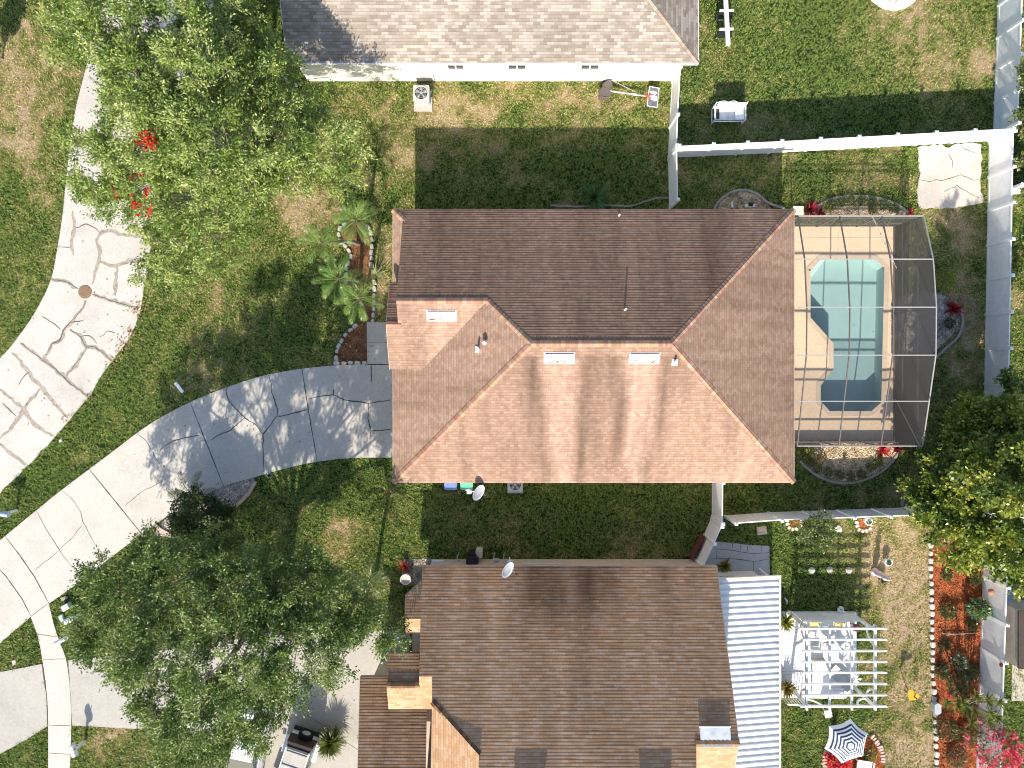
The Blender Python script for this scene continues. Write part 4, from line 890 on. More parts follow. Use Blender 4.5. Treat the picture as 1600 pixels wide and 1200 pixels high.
for px, py, sx, sy in ((1367, 985, 0, -1), (1367, 1104, 0, 1), (1262, 1104, 0, 1), (1262, 982, 0, -1), (1367, 1104, -1, 0), (1262, 1104, 1, 0)):
    c = G3(px, py, HT) - O; m = MB(); prev = None
    for t in np.linspace(0, 1, 7):
        p = c + Vector((sx, sy, 0)) * (.75 * math.sin(t * 1.57)) + Vector((0, 0, -.85 + .85 * (1 - math.cos(t * 1.57)) - .0))
        if prev is not None: m.bar(prev, p, .06, .09)
        prev = p
    m.build('brace', M_pg, pg)
m = MB(); a, b = G3(1240, 958, .16), G3(1334, 958.5, .16)
rl = MB(); 
n = 26
for k in range(n): p = a.lerp(b, (k + .5) / n); rl.box(p + Vector((0, 0, .55)), ((b - a).length / n - .012, .03, 1.05))
rl.bar(a + Vector((0, 0, 1.1)), b + Vector((0, 0, 1.1)), .09, .06)
o = rl.build('deck_railing', M_wpaint); tag(o, 'white board railing on the shaded north edge of the garden deck', 'railing')
rl = MB(); a, b = G3(1220, 1088, .16), G3(1250, 1090, .16)
rl.bar(a + Vector((0, 0, .9)), b + Vector((0, 0, .9)), .07, .05)
for k in range(8): p = a.lerp(b, k / 7); rl.bar(p, p + Vector((0, 0, .9)), .035)
tag(rl.build('deck_railing', M_wpaint), 'short white railing at the lower edge of the garden deck', 'railing')

def chair(label, pxy, rz, seatmat, frame, group='garden deck chairs'):
    r = empty('patio_chair', (*G(*pxy, .6), .16), rz, label, 'chair', group)
    m = MB(); m.box((0, 0, .43), (.5, .48, .05)); m.build('seat', seatmat, r, bevel=.02)
    m = MB(); m.box((0, .25, .72), (.48, .05, .5), M=Matrix.Rotation(-.2, 3, 'X')); m.build('backrest', seatmat, r, bevel=.02)
    for a, b in ((-.23, -.2), (.23, -.2), (-.23, .22), (.23, .22)): m = MB(); m.bar((a, b, 0), (a, b, .42), .03); m.build('leg', frame, r)
    for a in (-.26, .26): m = MB(); m.bar((a, -.22, .63), (a, .26, .63), .035, .03); m.bar((a, -.22, .4), (a, -.22, .63), .03); m.build('armrest', frame, r)
    return r
M_yel = plain('yellow cushion', (.72, .62, .28), .8)
chair('yellow chair left of the glass table, by the deck railing', (1271, 976), 0.0, M_yel, M_wpaint); chair('yellow chair right of the glass table, by the deck railing', (1310, 977), 0.1, M_yel, M_wpaint)
chair('white chair under the second pergola rafter gap', (1272, 1004), 3.1, M_wpaint, M_grey); chair('white chair by the white round table', (1317, 1024), 2.3, M_wpaint, M_grey)
t = empty('side_table', (*G(1287, 972, .7), .16), 0, 'small glass table between two yellow chairs', 'table')
m = MB(); m.lathe([(0, .6), (.3, .6), (.3, .58), (0, .58)]); m.build('tabletop', plain('pale green glass', (.55, .65, .60), .1), t)
for k in range(4): m = MB(); c, s = math.cos(k * 1.57 + .7) * .22, math.sin(k * 1.57 + .7) * .22; m.bar((c, s, 0), (c, s, .58), .025); m.build('leg', M_wpaint, t)
t = empty('round_table', (*G(1300, 1020, .8), .16), 0, 'round white table in the middle of the garden deck', 'table')
m = MB(); m.lathe([(0, .74), (.48, .74), (.5, .72), (.48, .70), (0, .70)], n=28); m.build('tabletop', M_wpaint, t); m = MB(); m.lathe([(.05, .7), (.05, .1), (.28, .03), (.28, 0)], n=16); m.build('pedestal', M_wpaint, t)
t = empty('lounge_chair', (*G(1313, 1058, .5), .16), -.75, 'grey lounge chair under the lower pergola rafters', 'lounge chair')
m = MB(); m.box((.25, 0, .32), (1.1, .62, .06)); m.build('seat', plain('grey sling', (.42, .43, .41), .8), t); m = MB(); m.box((-.55, 0, .5), (.65, .62, .06), M=Matrix.Rotation(.5, 3, 'Y')); m.build('backrest', plain('grey sling', (.42, .43, .41), .8), t)
for a, b in ((-.25, -.3), (-.25, .3), (.75, -.3), (.75, .3)): m = MB(); m.bar((a, b, 0), (a, b, .32), .04); m.build('leg', M_grey, t)
t = empty('daybed', (*G(1283, 1058, .4), .16), 0, 'white daybed on the garden deck under the lower rafters', 'daybed')
m = MB(); m.box((0, 0, .3), (.95, 1.7, .16)); m.build('mattress', M_wpaint, t, bevel=.04)
for a, b in ((-.42, -.8), (.42, -.8), (-.42, .8), (.42, .8)): m = MB(); m.bar((a, b, 0), (a, b, .25), .06); m.build('leg', M_wpaint, t)
m = MB(); m.lathe([(0, .03), (.2, .03), (.2, .0)], n=20); o = m.build('ceiling_fan_disc', M_wpaint); bpy.data.objects.remove(o)
t = empty('wind_spinner', (*G(1337, 1061, 1.0), 0), 0, 'white round spinner on a thin stake at the deck corner', 'garden ornament')
m = MB(); m.tube((0, 0, 0), (0, 0, 1.0), .015); m.build('stake', M_grey, t); m = MB()
for k in range(6): a = k * math.pi / 3; m.poly([(0, 0, 1.02), (.28 * math.cos(a - .3), .28 * math.sin(a - .3), 1.0), (.32 * math.cos(a), .32 * math.sin(a), 1.03), (.28 * math.cos(a + .3), .28 * math.sin(a + .3), 1.06)])
m.build('blades', M_wpaint, t)
# ---------------------------------------------------------------- trees and plants
def unit(v): return v / np.maximum(np.linalg.norm(v, axis=-1, keepdims=True), 1e-9)
def leaves_from(P, D, ls, lw, pal, r, up=.55, var=.25, tone=None):
    """kite shaped leaves at P, pointing roughly along D"""
    n = len(P); L = ls * r.uniform(.7, 1.25, n)[:, None]; Wd = lw * r.uniform(.75, 1.2, n)[:, None]
    a = unit(D + r.normal(0, .55, (n, 3))); nr = unit(r.normal(0, 1, (n, 3)) + np.array([0, 0, up * 2.2])); b = unit(np.cross(nr, a))
    V = np.stack([P, P + a * L * .45 + b * Wd * .5, P + a * L, P + a * L * .45 - b * Wd * .5], 1)
    pal = np.array(pal); k = r.random(n) if tone is None else np.clip(tone + r.normal(0, .16, n), 0, 1)
    f = k * (len(pal) - 1); i = np.minimum(f.astype(int), len(pal) - 2); t = (f - i)[:, None]
    c = pal[i] * (1 - t) + pal[i + 1] * t; c = c * r.uniform(1 - var, 1 + var, n)[:, None]
    return V.reshape(-1, 3), c
OAK = [(.045, .10, .018), (.085, .165, .028), (.14, .22, .045), (.22, .28, .08)]
def tree(name, label, cat, base, trunk, blobs, seed, ls=.12, lw=.06, dens=9.0, twigs=9, lpt=13, tl=.75, pal=OAK, mat=None, group=None, flat=.62, bark=None, fork=.35):
    """base (x,y); trunk (height, radius); blobs (photo px, photo py, height, radius px)"""
    r = np.random.default_rng(seed); rr = random.Random(seed)
    root = empty(name, (base[0], base[1], 0), 0, label, cat, group); O = np.array([base[0], base[1], 0])
    wood = MB(); th, tr = trunk; top = Vector((0, 0, th * fork))
    wood.tube((0, 0, -.1), (0, 0, .25), tr * 1.5, tr * 1.08, 12); wood.tube((0, 0, .25), top, tr * 1.08, tr * .85, 12)
    LV = []; LD = []; LT = []
    for bi, (px, py, h, rp) in enumerate(blobs):
        c = np.array(G3(px, py, h)) - O; R_ = rp * (H - h) / F
        tgt = Vector(c) - Vector((0, 0, R_ * flat * .75)); mid = top.lerp(tgt, .5) + Vector((rr.uniform(-.3, .3), rr.uniform(-.3, .3), .25 * R_)); rb = max(.03, tr * .30 * min(1, R_ / 2))
        wood.tube(top, mid, rb, rb * .75, 7, False); wood.tube(mid, tgt, rb * .75, rb * .4, 7, False)
        ncl = max(4, int(dens * R_ * R_)); d = unit(r.normal(0, 1, (ncl, 3)) + np.array([0, 0, .35])); rad = r.uniform(.35, 1.0, ncl) ** .55
        C = c + d * np.array([R_, R_, R_ * flat]) * rad[:, None]
        for q, dd in zip(C, d):
            tone = rr.random() * .75 + .12
            if rr.random() < .45:
                qv = Vector(q); m2 = tgt.lerp(qv, .5) + Vector((rr.uniform(-.15, .15), rr.uniform(-.15, .15), rr.uniform(0, .2)))
                wood.tube(tgt, m2, rb * .22, .016, 4, False); wood.tube(m2, qv, .02, .012, 4, False)
            nt_ = max(3, int(twigs * rr.uniform(.6, 1.3)))
            td = unit(r.normal(0, 1, (nt_, 3)) * np.array([1, 1, .55]) + dd * .7); L = tl * r.uniform(.55, 1.15, nt_)
            if rr.random() < .8:
                for k in range(min(4, nt_)): wood.tube(Vector(q), Vector(q + td[k] * L[k] * .9), .013, .006, 3, False)
            t = r.uniform(.1, 1.0, (nt_, lpt)); Pp = q + td[:, None, :] * (L[:, None] * t)[:, :, None] + r.normal(0, .07, (nt_, lpt, 3))
            LV.append(Pp.reshape(-1, 3)); LD.append(np.repeat(td, lpt, 0)); LT.append(np.full(nt_ * lpt, tone))
    V, c = leaves_from(np.concatenate(LV), np.concatenate(LD), ls, lw, pal, r, tone=np.concatenate(LT))
    np_mesh('crown', V, 4, c, mat or M_leaf, root)
    wood.build('trunk', bark or M_bark, root, smooth=False)
    return root

tree('oak_tree', 'big light green oak over the cracked street at upper left', 'tree', G(412, 262), (7.5, .34),
     [(185, 50, 8, 70), (265, 45, 9, 80), (345, 50, 8, 66), (225, 130, 8.5, 72), (305, 140, 9, 80), (385, 130, 7.5, 62), (190, 170, 7, 42), (265, 225, 8, 66), (345, 225, 8.5, 76), (425, 205, 7, 66), (495, 215, 6, 56), (535, 255, 5, 38), (425, 110, 6, 45),
      (290, 300, 7, 60), (380, 300, 6.5, 55), (450, 275, 6, 46), (160, 275, 6, 44), (205, 315, 5.5, 46), (262, 385, 5, 50), (325, 375, 5.5, 52), (236, 425, 4.5, 24), (95, 55, 6, 38), (140, 15, 7, 55), (120, 215, 5.5, 24), (400, 20, 7, 36), (505, 165, 5, 24), (300, 440, 4.5, 22), (150, 70, 6.5, 42), (185, 235, 6, 46), (138, 235, 5, 24), (230, 265, 7, 50), (245, 335, 5, 36), (215, 105, 7.5, 50), (170, 310, 5, 34), (255, 175, 8, 50), (128, 290, 4.6, 20)],
     21, dens=10.0, twigs=15, lpt=17, tl=.62, pal=[(.08, .135, .025), (.17, .25, .05), (.30, .37, .085), (.46, .48, .20)], ls=.135, lw=.06)
tree('oak_tree', 'dense dark green oak between the long driveway and the golden brown roof', 'tree', G(444, 912), (7, .32),
     [(200, 930, 6, 66), (165, 900, 5.2, 38), (290, 905, 7.5, 70), (380, 915, 8, 76), (470, 925, 7, 66), (545, 960, 6, 56), (595, 985, 5.5, 38), (160, 1005, 5.5, 46), (128, 1000, 5, 26), (255, 1015, 7.5, 78), (355, 1025, 8.5, 90), (455, 1015, 7.5, 76), (530, 1025, 6, 44),
      (310, 1105, 7, 70), (390, 1105, 6.5, 62), (430, 1085, 6, 42), (245, 1095, 6, 50), (318, 1165, 5.5, 44), (268, 1165, 5.5, 46), (445, 885, 6, 44), (340, 862, 6, 44), (250, 862, 5.5, 40), (210, 1050, 5.5, 36), (500, 890, 5.5, 30)],
     22, dens=11, twigs=15, lpt=17, tl=.6, ls=.13, lw=.06, pal=[(.045, .09, .02), (.10, .165, .032), (.19, .26, .06), (.36, .39, .17)])
tree('shade_tree', 'broad leafed glossy yellow green tree over the rear white fence', 'tree', G(1462, 735), (4.5, .22),
     [(1625, 760, 7, 84), (1560, 740, 5.5, 58), (1600, 830, 5.5, 68), (1540, 800, 4.4, 60), (1485, 790, 3.4, 44), (1478, 722, 2.8, 40), (1520, 662, 3, 44), (1578, 655, 4, 44), (1500, 840, 3.4, 40), (1560, 862, 3.8, 38), (1610, 885, 4.5, 36), (1440, 772, 2.6, 26), (1590, 597, 3.5, 22), (1447, 803, 2.6, 20), (1508, 872, 3, 20), (1600, 680, 5.5, 50), (1530, 730, 4, 45)],
     23, ls=.19, lw=.13, dens=17, twigs=10, lpt=11, tl=.55, pal=[(.05, .10, .018), (.12, .18, .025), (.26, .30, .045), (.44, .43, .09)], mat=M_leafg, flat=.55)
tree('citrus_tree', 'small round leafy tree by the shaded white fence in the pergola garden', 'tree', G(1262, 818), (2, .07), [(1275, 826, 2.2, 24), (1258, 838, 1.9, 16), (1294, 838, 1.9, 17), (1273, 852, 1.8, 18), (1284, 808, 2.3, 11)], 24, ls=.13, lw=.07, dens=30, twigs=7, lpt=8, tl=.3, pal=[(.06, .10, .02), (.12, .16, .035), (.20, .24, .07)], mat=M_leafg)
tree('driveway_shrub', 'dense dark shrub at the edge of the long pale driveway', 'shrub', G(336, 805), (1.5, .08), [(310, 800, 1.8, 34), (290, 815, 1.6, 24), (330, 825, 1.7, 28), (305, 838, 1.6, 26), (345, 800, 1.4, 16), (282, 795, 1.3, 14)], 25, ls=.13, lw=.07, dens=40, twigs=10, lpt=10, tl=.35, pal=[(.03, .055, .015), (.055, .09, .02), (.10, .14, .04)])
tree('street_tree', 'small tree just off the left edge whose shadow falls on the lawn', 'tree', G(4, 92), (1.5, .05), [(-24, 76, 1.25, 15), (-26, 66, 1.75, 13)], 26, dens=60, twigs=8, lpt=10, tl=.25, ls=.16, lw=.09)
for i, (px, py, h, rp, lb) in enumerate(((1598, 125, 2.2, 17, 'green bush at the right edge beside the upper white fence'), (1606, 190, 2.0, 20, 'rounded green bush at the right edge by the fence corner'), (1604, 245, 1.9, 18, 'bronze tinged green bush at the right edge below the fence corner'), (1603, 285, 1.6, 12, 'small green bush above the neighbour\'s short white fence'))):
    tree('hedge_bush', lb, 'bush', G(px - 40, py + 10) if False else G(px - 6, py + 2), (1.2, .05), [(px, py, h, rp), (px + 8, py + 14, h - .3, rp * .8), (px + 14, py - 12, h - .3, rp * .8)], 30 + i, ls=.16, lw=.10, dens=22, twigs=7, lpt=8, tl=.35, pal=[(.05, .09, .02), (.11, .15, .03), (.22, .22, .06)], mat=M_leafg)
def bush(label, pxy, rad, h, seed, pal, ls=.08, lw=.05, n=900, name='round_bush', mat=None, group=None, cat='bush', flowers=None):
    r = np.random.default_rng(seed); root = empty(name, (*G(pxy[0], pxy[1], h * .6), 0), 0, label, cat, group)
    d = unit(r.normal(0, 1, (n, 3)) + np.array([0, 0, .3])); q = r.uniform(.55, 1.05, n)[:, None]; k = .85 + .3 * vnoise(d[:, 0] * 3 + d[:, 2], d[:, 1] * 3, .8, seed)[:, None]
    P = d * np.array([rad, rad, h * .5]) * q * k + np.array([0, 0, h * .5]); V, c = leaves_from(P, d, ls, lw, pal, r)
    np_mesh('foliage', V, 4, c, mat or M_leafg, root); m = MB()
    for k in range(6): a = k * 1.05; m.tube((0, 0, -.05), (math.cos(a) * rad * .5, math.sin(a) * rad * .5, h * .6), .02, .01, 5)
    m.build('stem', M_bark, root)
    if flowers is not None:
        n2 = flowers[0]; d = unit(r.normal(0, 1, (n2, 3)) + np.array([0, 0, .8])); P = d * np.array([rad, rad, h * .5]) * r.uniform(.8, 1.15, (n2, 1)) + np.array([0, 0, h * .5])
        P = (P[:, None, :] + r.normal(0, .05, (n2, 7, 3))).reshape(-1, 3); V, c = leaves_from(P, np.repeat(d, 7, 0), .13, .11, flowers[1], r, var=.15); np_mesh('blossom', V, 4, c, M_petal, root)
    return root
bush('bright lime green round bush east of the pool cage', (1481, 437), .52, .9, 41, [(.12, .17, .02), (.24, .29, .04), (.36, .40, .07)], n=1100)
for i, (px, py) in enumerate([(1300, 318), (1315, 315), (1330, 313), (1347, 313), (1364, 315), (1381, 319), (1397, 325)]):
    bush('small dark green clump in the row inside the arched grey curb', (px, py), .26, .34, 50 + i, [(.03, .06, .015), (.07, .12, .03), (.12, .17, .05)], n=260, name='border_plant', group='border clumps north of the pool cage', cat='plant')
for i, (px, py) in enumerate([(1256, 706), (1266, 722), (1278, 731), (1294, 738), (1312, 743), (1330, 745), (1347, 741), (1362, 730), (1374, 722), (1258, 716)]):
    bush('small green plant in the arc inside the deep curved curb', (px, py), .24, .32, 70 + i, [(.05, .08, .02), (.12, .16, .04), (.25, .26, .06)], n=230, name='border_plant', group='border plants south of the pool cage', cat='plant')
bush('yellow green plant at the west end of the bed south of the pool cage', (1262, 706), .34, .4, 85, [(.10, .14, .02), (.26, .28, .06), (.42, .40, .12)], n=350, cat='plant', name='border_plant')
bush('orange green plant on the tan gravel south of the pool cage', (1281, 716), .22, .4, 86, [(.16, .12, .03), (.36, .16, .05), (.2, .22, .05)], n=200, cat='plant', name='border_plant')
bush('small yellow green plant beside the dark red plant north of the pool cage', (1293, 325), .26, .35, 87, [(.16, .20, .03), (.32, .34, .06), (.4, .4, .1)], n=220, cat='plant', name='border_plant')
bush('leafy plant on the gravel near the arched curb', (1364, 328), .2, .3, 88, [(.14, .16, .03), (.26, .28, .06)], n=160, cat='plant', name='border_plant')
bush('dark green plant at the shaded east bed below the dark red plant', (1484, 505), .3, .4, 89, [(.03, .05, .015), (.07, .11, .03)], n=300, cat='plant', name='border_plant')
bush('pink flowering bougainvillea at the bottom of the rear white fence', (1556, 1168), 1.05, 2.6, 90, [(.05, .08, .02), (.12, .14, .04), (.20, .18, .06)], ls=.12, lw=.06, n=1500, name='bougainvillea', flowers=(170, [(.62, .05, .12), (.75, .10, .20), (.80, .22, .30)]), cat='flowering bush')
bush('white green variegated shrub against the rear white fence', (1530, 953), .5, 1.1, 91, [(.05, .11, .03), (.12, .22, .07), (.45, .52, .40)], ls=.16, lw=.11, n=700)
for i, (px, py, rd, pal, lb) in enumerate(((1500, 1035, .45, [(.07, .10, .04), (.20, .24, .12), (.35, .40, .30)], 'grey green straggly plant in the middle of the red mulch strip'), (1482, 955, .42, [(.05, .08, .02), (.14, .17, .05)], 'low olive plant near the top of the red mulch strip'), (1500, 1070, .65, [(.05, .09, .03), (.14, .18, .07), (.24, .24, .10)], 'wide bushy olive plant above the spiky yuccas'), (1478, 1140, .6, [(.03, .06, .02), (.08, .11, .03), (.2, .12, .06)], 'dark green plant mound below the yuccas'),
    (1520, 975, .3, [(.05, .09, .02), (.14, .18, .05)], 'small green plant close to the rear white fence'), (1495, 1185, .55, [(.05, .08, .03), (.16, .10, .06), (.24, .22, .1)], 'reddish green plant at the foot of the red mulch strip'), (1472, 1050, .35, [(.05, .09, .03), (.16, .20, .07)], 'green plant near the stone edge level with the middle of the pergola'), (1518, 1052, .4, [(.05, .09, .03), (.18, .24, .10)], 'green plant against the rear fence below the bleached branch'), (1476, 1010, .3, [(.06, .09, .02), (.20, .16, .06)], 'small brownish green plant below the bleached branch, near the stones'), (1508, 1150, .5, [(.04, .08, .02), (.14, .15, .05)], 'dark bushy plant left of the pink bougainvillea'), (1480, 900, .28, [(.08, .11, .03), (.22, .22, .08)], 'small olive plant at the top of the red mulch strip'), (1525, 905, .3, [(.20, .24, .05), (.42, .42, .14)], 'yellow green tuft under the big glossy tree'))):
    bush(lb, (px, py), rd, rd * .9, 100 + i, pal, ls=.11, lw=.06, n=int(420 * rd / .4), cat='plant', name='garden_plant')
def blade_plant(label, pxy, h, n, L, w, pal, seed, name, cat, group=None, stem=0.0, droop=.5, mat=None, up=(.15, 1.25)):
    """rosette of strap leaves"""
    r = random.Random(seed); root = empty(name, (*G(pxy[0], pxy[1], h), 0), 0, label, cat, group); V = []; C = []
    for k in range(n):
        a = r.uniform(0, 6.283); el = r.uniform(*up); l = L * r.uniform(.65, 1.1); ww = w * r.uniform(.7, 1.2); c = np.array(pal[0]) + (np.array(pal[-1]) - np.array(pal[0])) * r.random(); c = c * r.uniform(.8, 1.2)
        p = Vector((0, 0, stem)); d = Vector((math.cos(a) * math.sin(el), math.sin(a) * math.sin(el), math.cos(el))); s = Vector((-math.sin(a), math.cos(a), 0)); prev = (p - s * ww * .3, p + s * ww * .3)
        for j in range(1, 5):
            t = j / 4; p = p + d * (l / 4); d = (d + Vector((0, 0, -droop * .35))).normalized(); wj = ww * (.5 * math.sin(math.pi * min(.98, .25 + t * .75))) if j < 4 else .004
            cur = (p - s * wj, p + s * wj); V += [prev[0], prev[1], cur[1], cur[0]]; C.append(c); prev = cur
    np_mesh('foliage', np.array([tuple(v) for v in V]), 4, np.array(C), mat or M_leafg, root)
    m = MB(); m.tube((0, 0, -.05), (0, 0, max(stem, .08)), .05, .04, 8); m.build('stem', M_bark, root); return root
RED = [(.16, .01, .02), (.50, .05, .07)]; RED2 = [(.28, .02, .03), (.66, .08, .08)]
blade_plant('dark red strap leaved plant at the north west corner of the pool cage', (1270, 326), .5, 46, .62, .10, RED, 1, 'ti_plant', 'plant', droop=.35)
blade_plant('dark red low plant touching the north cage wall', (1284, 332), .3, 26, .45, .09, RED, 2, 'ti_plant', 'plant', droop=.4)
blade_plant('small bright red plant at the north east corner of the pool cage', (1428, 330), .4, 26, .36, .08, RED2, 3, 'ti_plant', 'plant')
blade_plant('large dark red plant on the shaded gravel east of the pool cage', (1497, 481), .5, 52, .62, .10, [(.20, .015, .025), (.50, .06, .06)], 4, 'ti_plant', 'plant', droop=.4)
blade_plant('bright red plant at the south edge of the pool cage', (1383, 704), .4, 44, .52, .11, RED2, 5, 'ti_plant', 'plant', droop=.4)
blade_plant('dark red plant half under the south east corner of the pool cage', (1408, 701), .5, 34, .45, .09, RED, 6, 'ti_plant', 'plant')
blade_plant('red leaved plant by the grey gravel at the golden brown roof corner', (630, 888), .6, 40, .55, .06, [(.20, .02, .02), (.50, .10, .06)], 7, 'ti_plant', 'plant')
blade_plant('dark green agapanthus clump by the shaded north wall', (930, 306), .5, 110, 1.0, .09, [(.06, .13, .04), (.16, .28, .09)], 8, 'agapanthus', 'plant', droop=.45)
blade_plant('yellow green croton on the blue grey paving', (1136, 888), .5, 60, .55, .10, [(.08, .10, .015), (.50, .38, .08)], 9, 'croton', 'plant', droop=.35)
blade_plant('grassy sago palm between the white jeep and the golden brown roof', (514, 1164), .8, 520, .95, .06, [(.06, .10, .02), (.19, .20, .055)], 10, 'sago_palm', 'palm', stem=.35, droop=.75)
blade_plant('pink bromeliad in the red mulch strip', (1489, 1089), .3, 22, .3, .1, [(.5, .02, .10), (.75, .06, .2)], 11, 'bromeliad', 'plant')
blade_plant('pale spiky plant in the front palm bed', (584, 428), .5, 60, .75, .04, [(.25, .28, .14), (.48, .48, .28)], 12, 'spiky_plant', 'plant', droop=.3)
for i, (px, py, lb, pal) in enumerate(((1228, 973, 'potted yellow green palm at the upper left of the garden deck', [(.08, .11, .015), (.36, .34, .06)]), (1231, 1078, 'potted reddish green plant at the lower left of the garden deck', [(.14, .10, .02), (.34, .26, .08)]))):
    p = blade_plant(lb, (px, py), .7, 70, .62, .09, pal, 13 + i, 'potted_plant', 'plant', stem=.5, droop=.5); m = MB(); m.lathe([(0, .16), (.14, .16), (.19, .5), (.17, .5), (.16, .46), (0, .46)]); m.build('pot', M_terra, p)
YUC = [(1525, 1087, 2.4), (1543, 1093, 2.6), (1561, 1097, 2.7), (1496, 1103, 1.7), (1521, 1110, 2.0), (1547, 1114, 2.4), (1544, 1127, 2.2), (1518, 1128, 1.6), (1509, 1111, 1.2), (1557, 1120, 2.3), (1480, 1097, 1.1), (1503, 1096, 1.6)]
yr = empty('yucca', (*G(1512, 1102), 0), 0, 'many headed spiky yucca leaning over the rear white fence', 'yucca'); O = Vector((*G(1512, 1102), 0)); m = MB()
for i, (px, py, h) in enumerate(YUC):
    t = G3(px, py, h) - O; md = t * .5 + Vector((0, 0, -.2)); m.tube((0, 0, -.05), md, .05, .04, 6); m.tube(md, t, .04, .03, 6); r = random.Random(i); V = []; C = []
    for k in range(46):
        a = r.uniform(0, 6.283); el = r.uniform(.2, 1.7); l = r.uniform(.32, .52); d = Vector((math.cos(a) * math.sin(el), math.sin(a) * math.sin(el), math.cos(el))); s = Vector((-math.sin(a), math.cos(a), 0)) * .024; e = t + d * l
        V += [t - s * .6, t + s * .6, t + d * l * .5 + s, e]; V += [t - s * .6, t + d * l * .5 + s, e, t + d * l * .5 - s]; c = np.array((.10, .14, .03)) + np.array((.2, .18, .06)) * r.random(); C += [c, c]
    np_mesh('leaf_head', np.array([tuple(v) for v in V]), 4, np.array(C), M_leafg, yr)
m.build('stem', M_bark, yr)

# palms: fronds with leaflets
def palm(label, pxy, base, h, seed, nf=13, fl=1.45, ll=.40, pal=((.09, .19, .03), (.22, .34, .07)), name='palm_tree', group='palms in the front bed'):
    r = random.Random(seed); root = empty(name, (*G(*base), 0), 0, label, 'palm', group); O = Vector((*G(*base), 0)); T = G3(*pxy, h) - O
    m = MB(); n = 9; prev = Vector((0, 0, -.05))
    for k in range(1, n + 1):
        t = k / n; p = Vector((T.x * t * t, T.y * t * t, T.z * t)); m.tube(prev, p, .10 - .03 * t + .012, .10 - .03 * t, 9, False); prev = p
    m.build('trunk', M_bark, root)
    V = []; C = []; rb = MB()
    for f in range(nf):
        a = f * 2.399 + r.uniform(-.25, .25); el = .25 + 1.15 * (f + .5) / nf + r.uniform(-.1, .1); L = fl * r.uniform(.8, 1.1); d = Vector((math.cos(a) * math.sin(el), math.sin(a) * math.sin(el), math.cos(el))); p = T.copy(); ns_ = 15; base_c = np.array(pal[0]) + (np.array(pal[1]) - np.array(pal[0])) * r.random()
        for k in range(ns_):
            q = p + d * (L / ns_); rb.tube(p, q, .018 * (1 - k / ns_) + .004, .016 * (1 - k / ns_) + .004, 4, False, col=(1, 1, 1)); s = d.cross(Vector((0, 0, 1))).normalized(); up = s.cross(d); t = (k + 1) / ns_
            if t > .16:
                l = ll * math.sin(math.pi * (.18 + .78 * t)) * r.uniform(.85, 1.1) + .05
                for sg in (-1, 1):
                    o = (s * sg * .55 + d * .85 + up * r.uniform(.0, .22) + Vector((0, 0, -.10))).normalized(); w = d * .026; e = q + o * l + Vector((0, 0, -.10 * l)); mm = q + o * l * .5
                    V += [q - w * .5, q + w * .5, mm + w, mm - w]; V += [mm - w, mm + w, e + w * .1, e - w * .1]; c = base_c * r.uniform(.8, 1.25); C += [c, c]
            p = q; d = (d + Vector((0, 0, -.085 - .05 * t))).normalized()
    cr = np_mesh('crown', np.array([tuple(v) for v in V]), 4, np.array(C), M_leafg, root); rb.build('frond_stalk', plain('frond stalk', (.24, .27, .10), .6), cr)
    return root
palm('fan of green palm fronds nearest the big oak in the front bed', (556, 345), (572, 366), 2.6, 1, fl=1.4)
palm('leftmost palm, leaning out over the front lawn from the stone row', (502, 379), (560, 381), 2.2, 2, nf=12, fl=1.2)
palm('bright palm left of the brown mulch path in the front bed', (530, 436), (562, 440), 2.5, 3, fl=1.5)
palm('lowest bright palm of the front bed, above the empty mulch corner', (561, 466), (571, 478), 2.6, 4, fl=1.45)
palm('sparse little palm leaning over the long driveway', (300, 773), (334, 783), 1.6, 5, nf=12, fl=1.35, ll=.40, pal=((.04, .07, .015), (.10, .14, .035)), group='palms along the driveway')
palm('palm with orange fruit clusters beside the golden brown roof', (578, 905), (588, 897), 2.4, 6, fl=1.3, pal=((.05, .09, .02), (.16, .20, .06)), group='palms by the lower house')
t = bpy.data.objects[-1] if False else None
r = np.random.default_rng(5); P = np.concatenate([np.array(G3(577, 936, 2.5)) + r.normal(0, .11, (60, 3)), np.array(G3(578, 921, 2.5)) + r.normal(0, .09, (40, 3))]); pr = [o for o in bpy.data.objects if o.get('label', '').startswith('palm with orange')][0]
V, c = leaves_from(P - np.array(pr.location), r.normal(0, 1, P.shape), .09, .08, [(.55, .16, .05), (.70, .28, .10)], r); np_mesh('fruit_cluster', V, 4, c, M_petal, pr)
# red blossoms of a vine among the oak branches
fv = empty('flowering_vine', (*G(385, 300), 0), 0, 'bright red flowering vine showing between the oak leaves over the street', 'flowering vine'); O = np.array([*G(385, 300), 0]); m = MB(); PP = []
for px, py, h, n, s in ((232, 215, 9.3, 85, .15), (238, 224, 9.3, 40, .09), (224, 222, 9.1, 24, .14), (210, 320, 7.0, 26, .08), (182, 303, 7.0, 14, .09), (231, 304, 7.6, 18, .09), (229, 333, 6.9, 18, .09), (198, 305, 7.0, 8, .1), (221, 276, 8.3, 6, .1), (205, 276, 8.2, 8, .1), (228, 322, 7, 8, .1)):
    c0 = np.array(G3(px, py, h)) - O; PP.append(c0 + r.normal(0, 1, (n, 3)) * np.array([s, s, .12])); m.tube((0, 0, 0), Vector(c0 * .6), .03, .02, 5, False); m.tube(Vector(c0 * .6), Vector(c0), .02, .01, 5, False)
PP = np.concatenate(PP); V, c = leaves_from(PP, r.normal(0, 1, PP.shape), .15, .11, [(.30, .01, .01), (.60, .02, .015), (.74, .10, .05)], r, up=.6, var=.4); np_mesh('blossom', V, 4, c, M_petal, fv); m.build('stem', M_twig, fv)
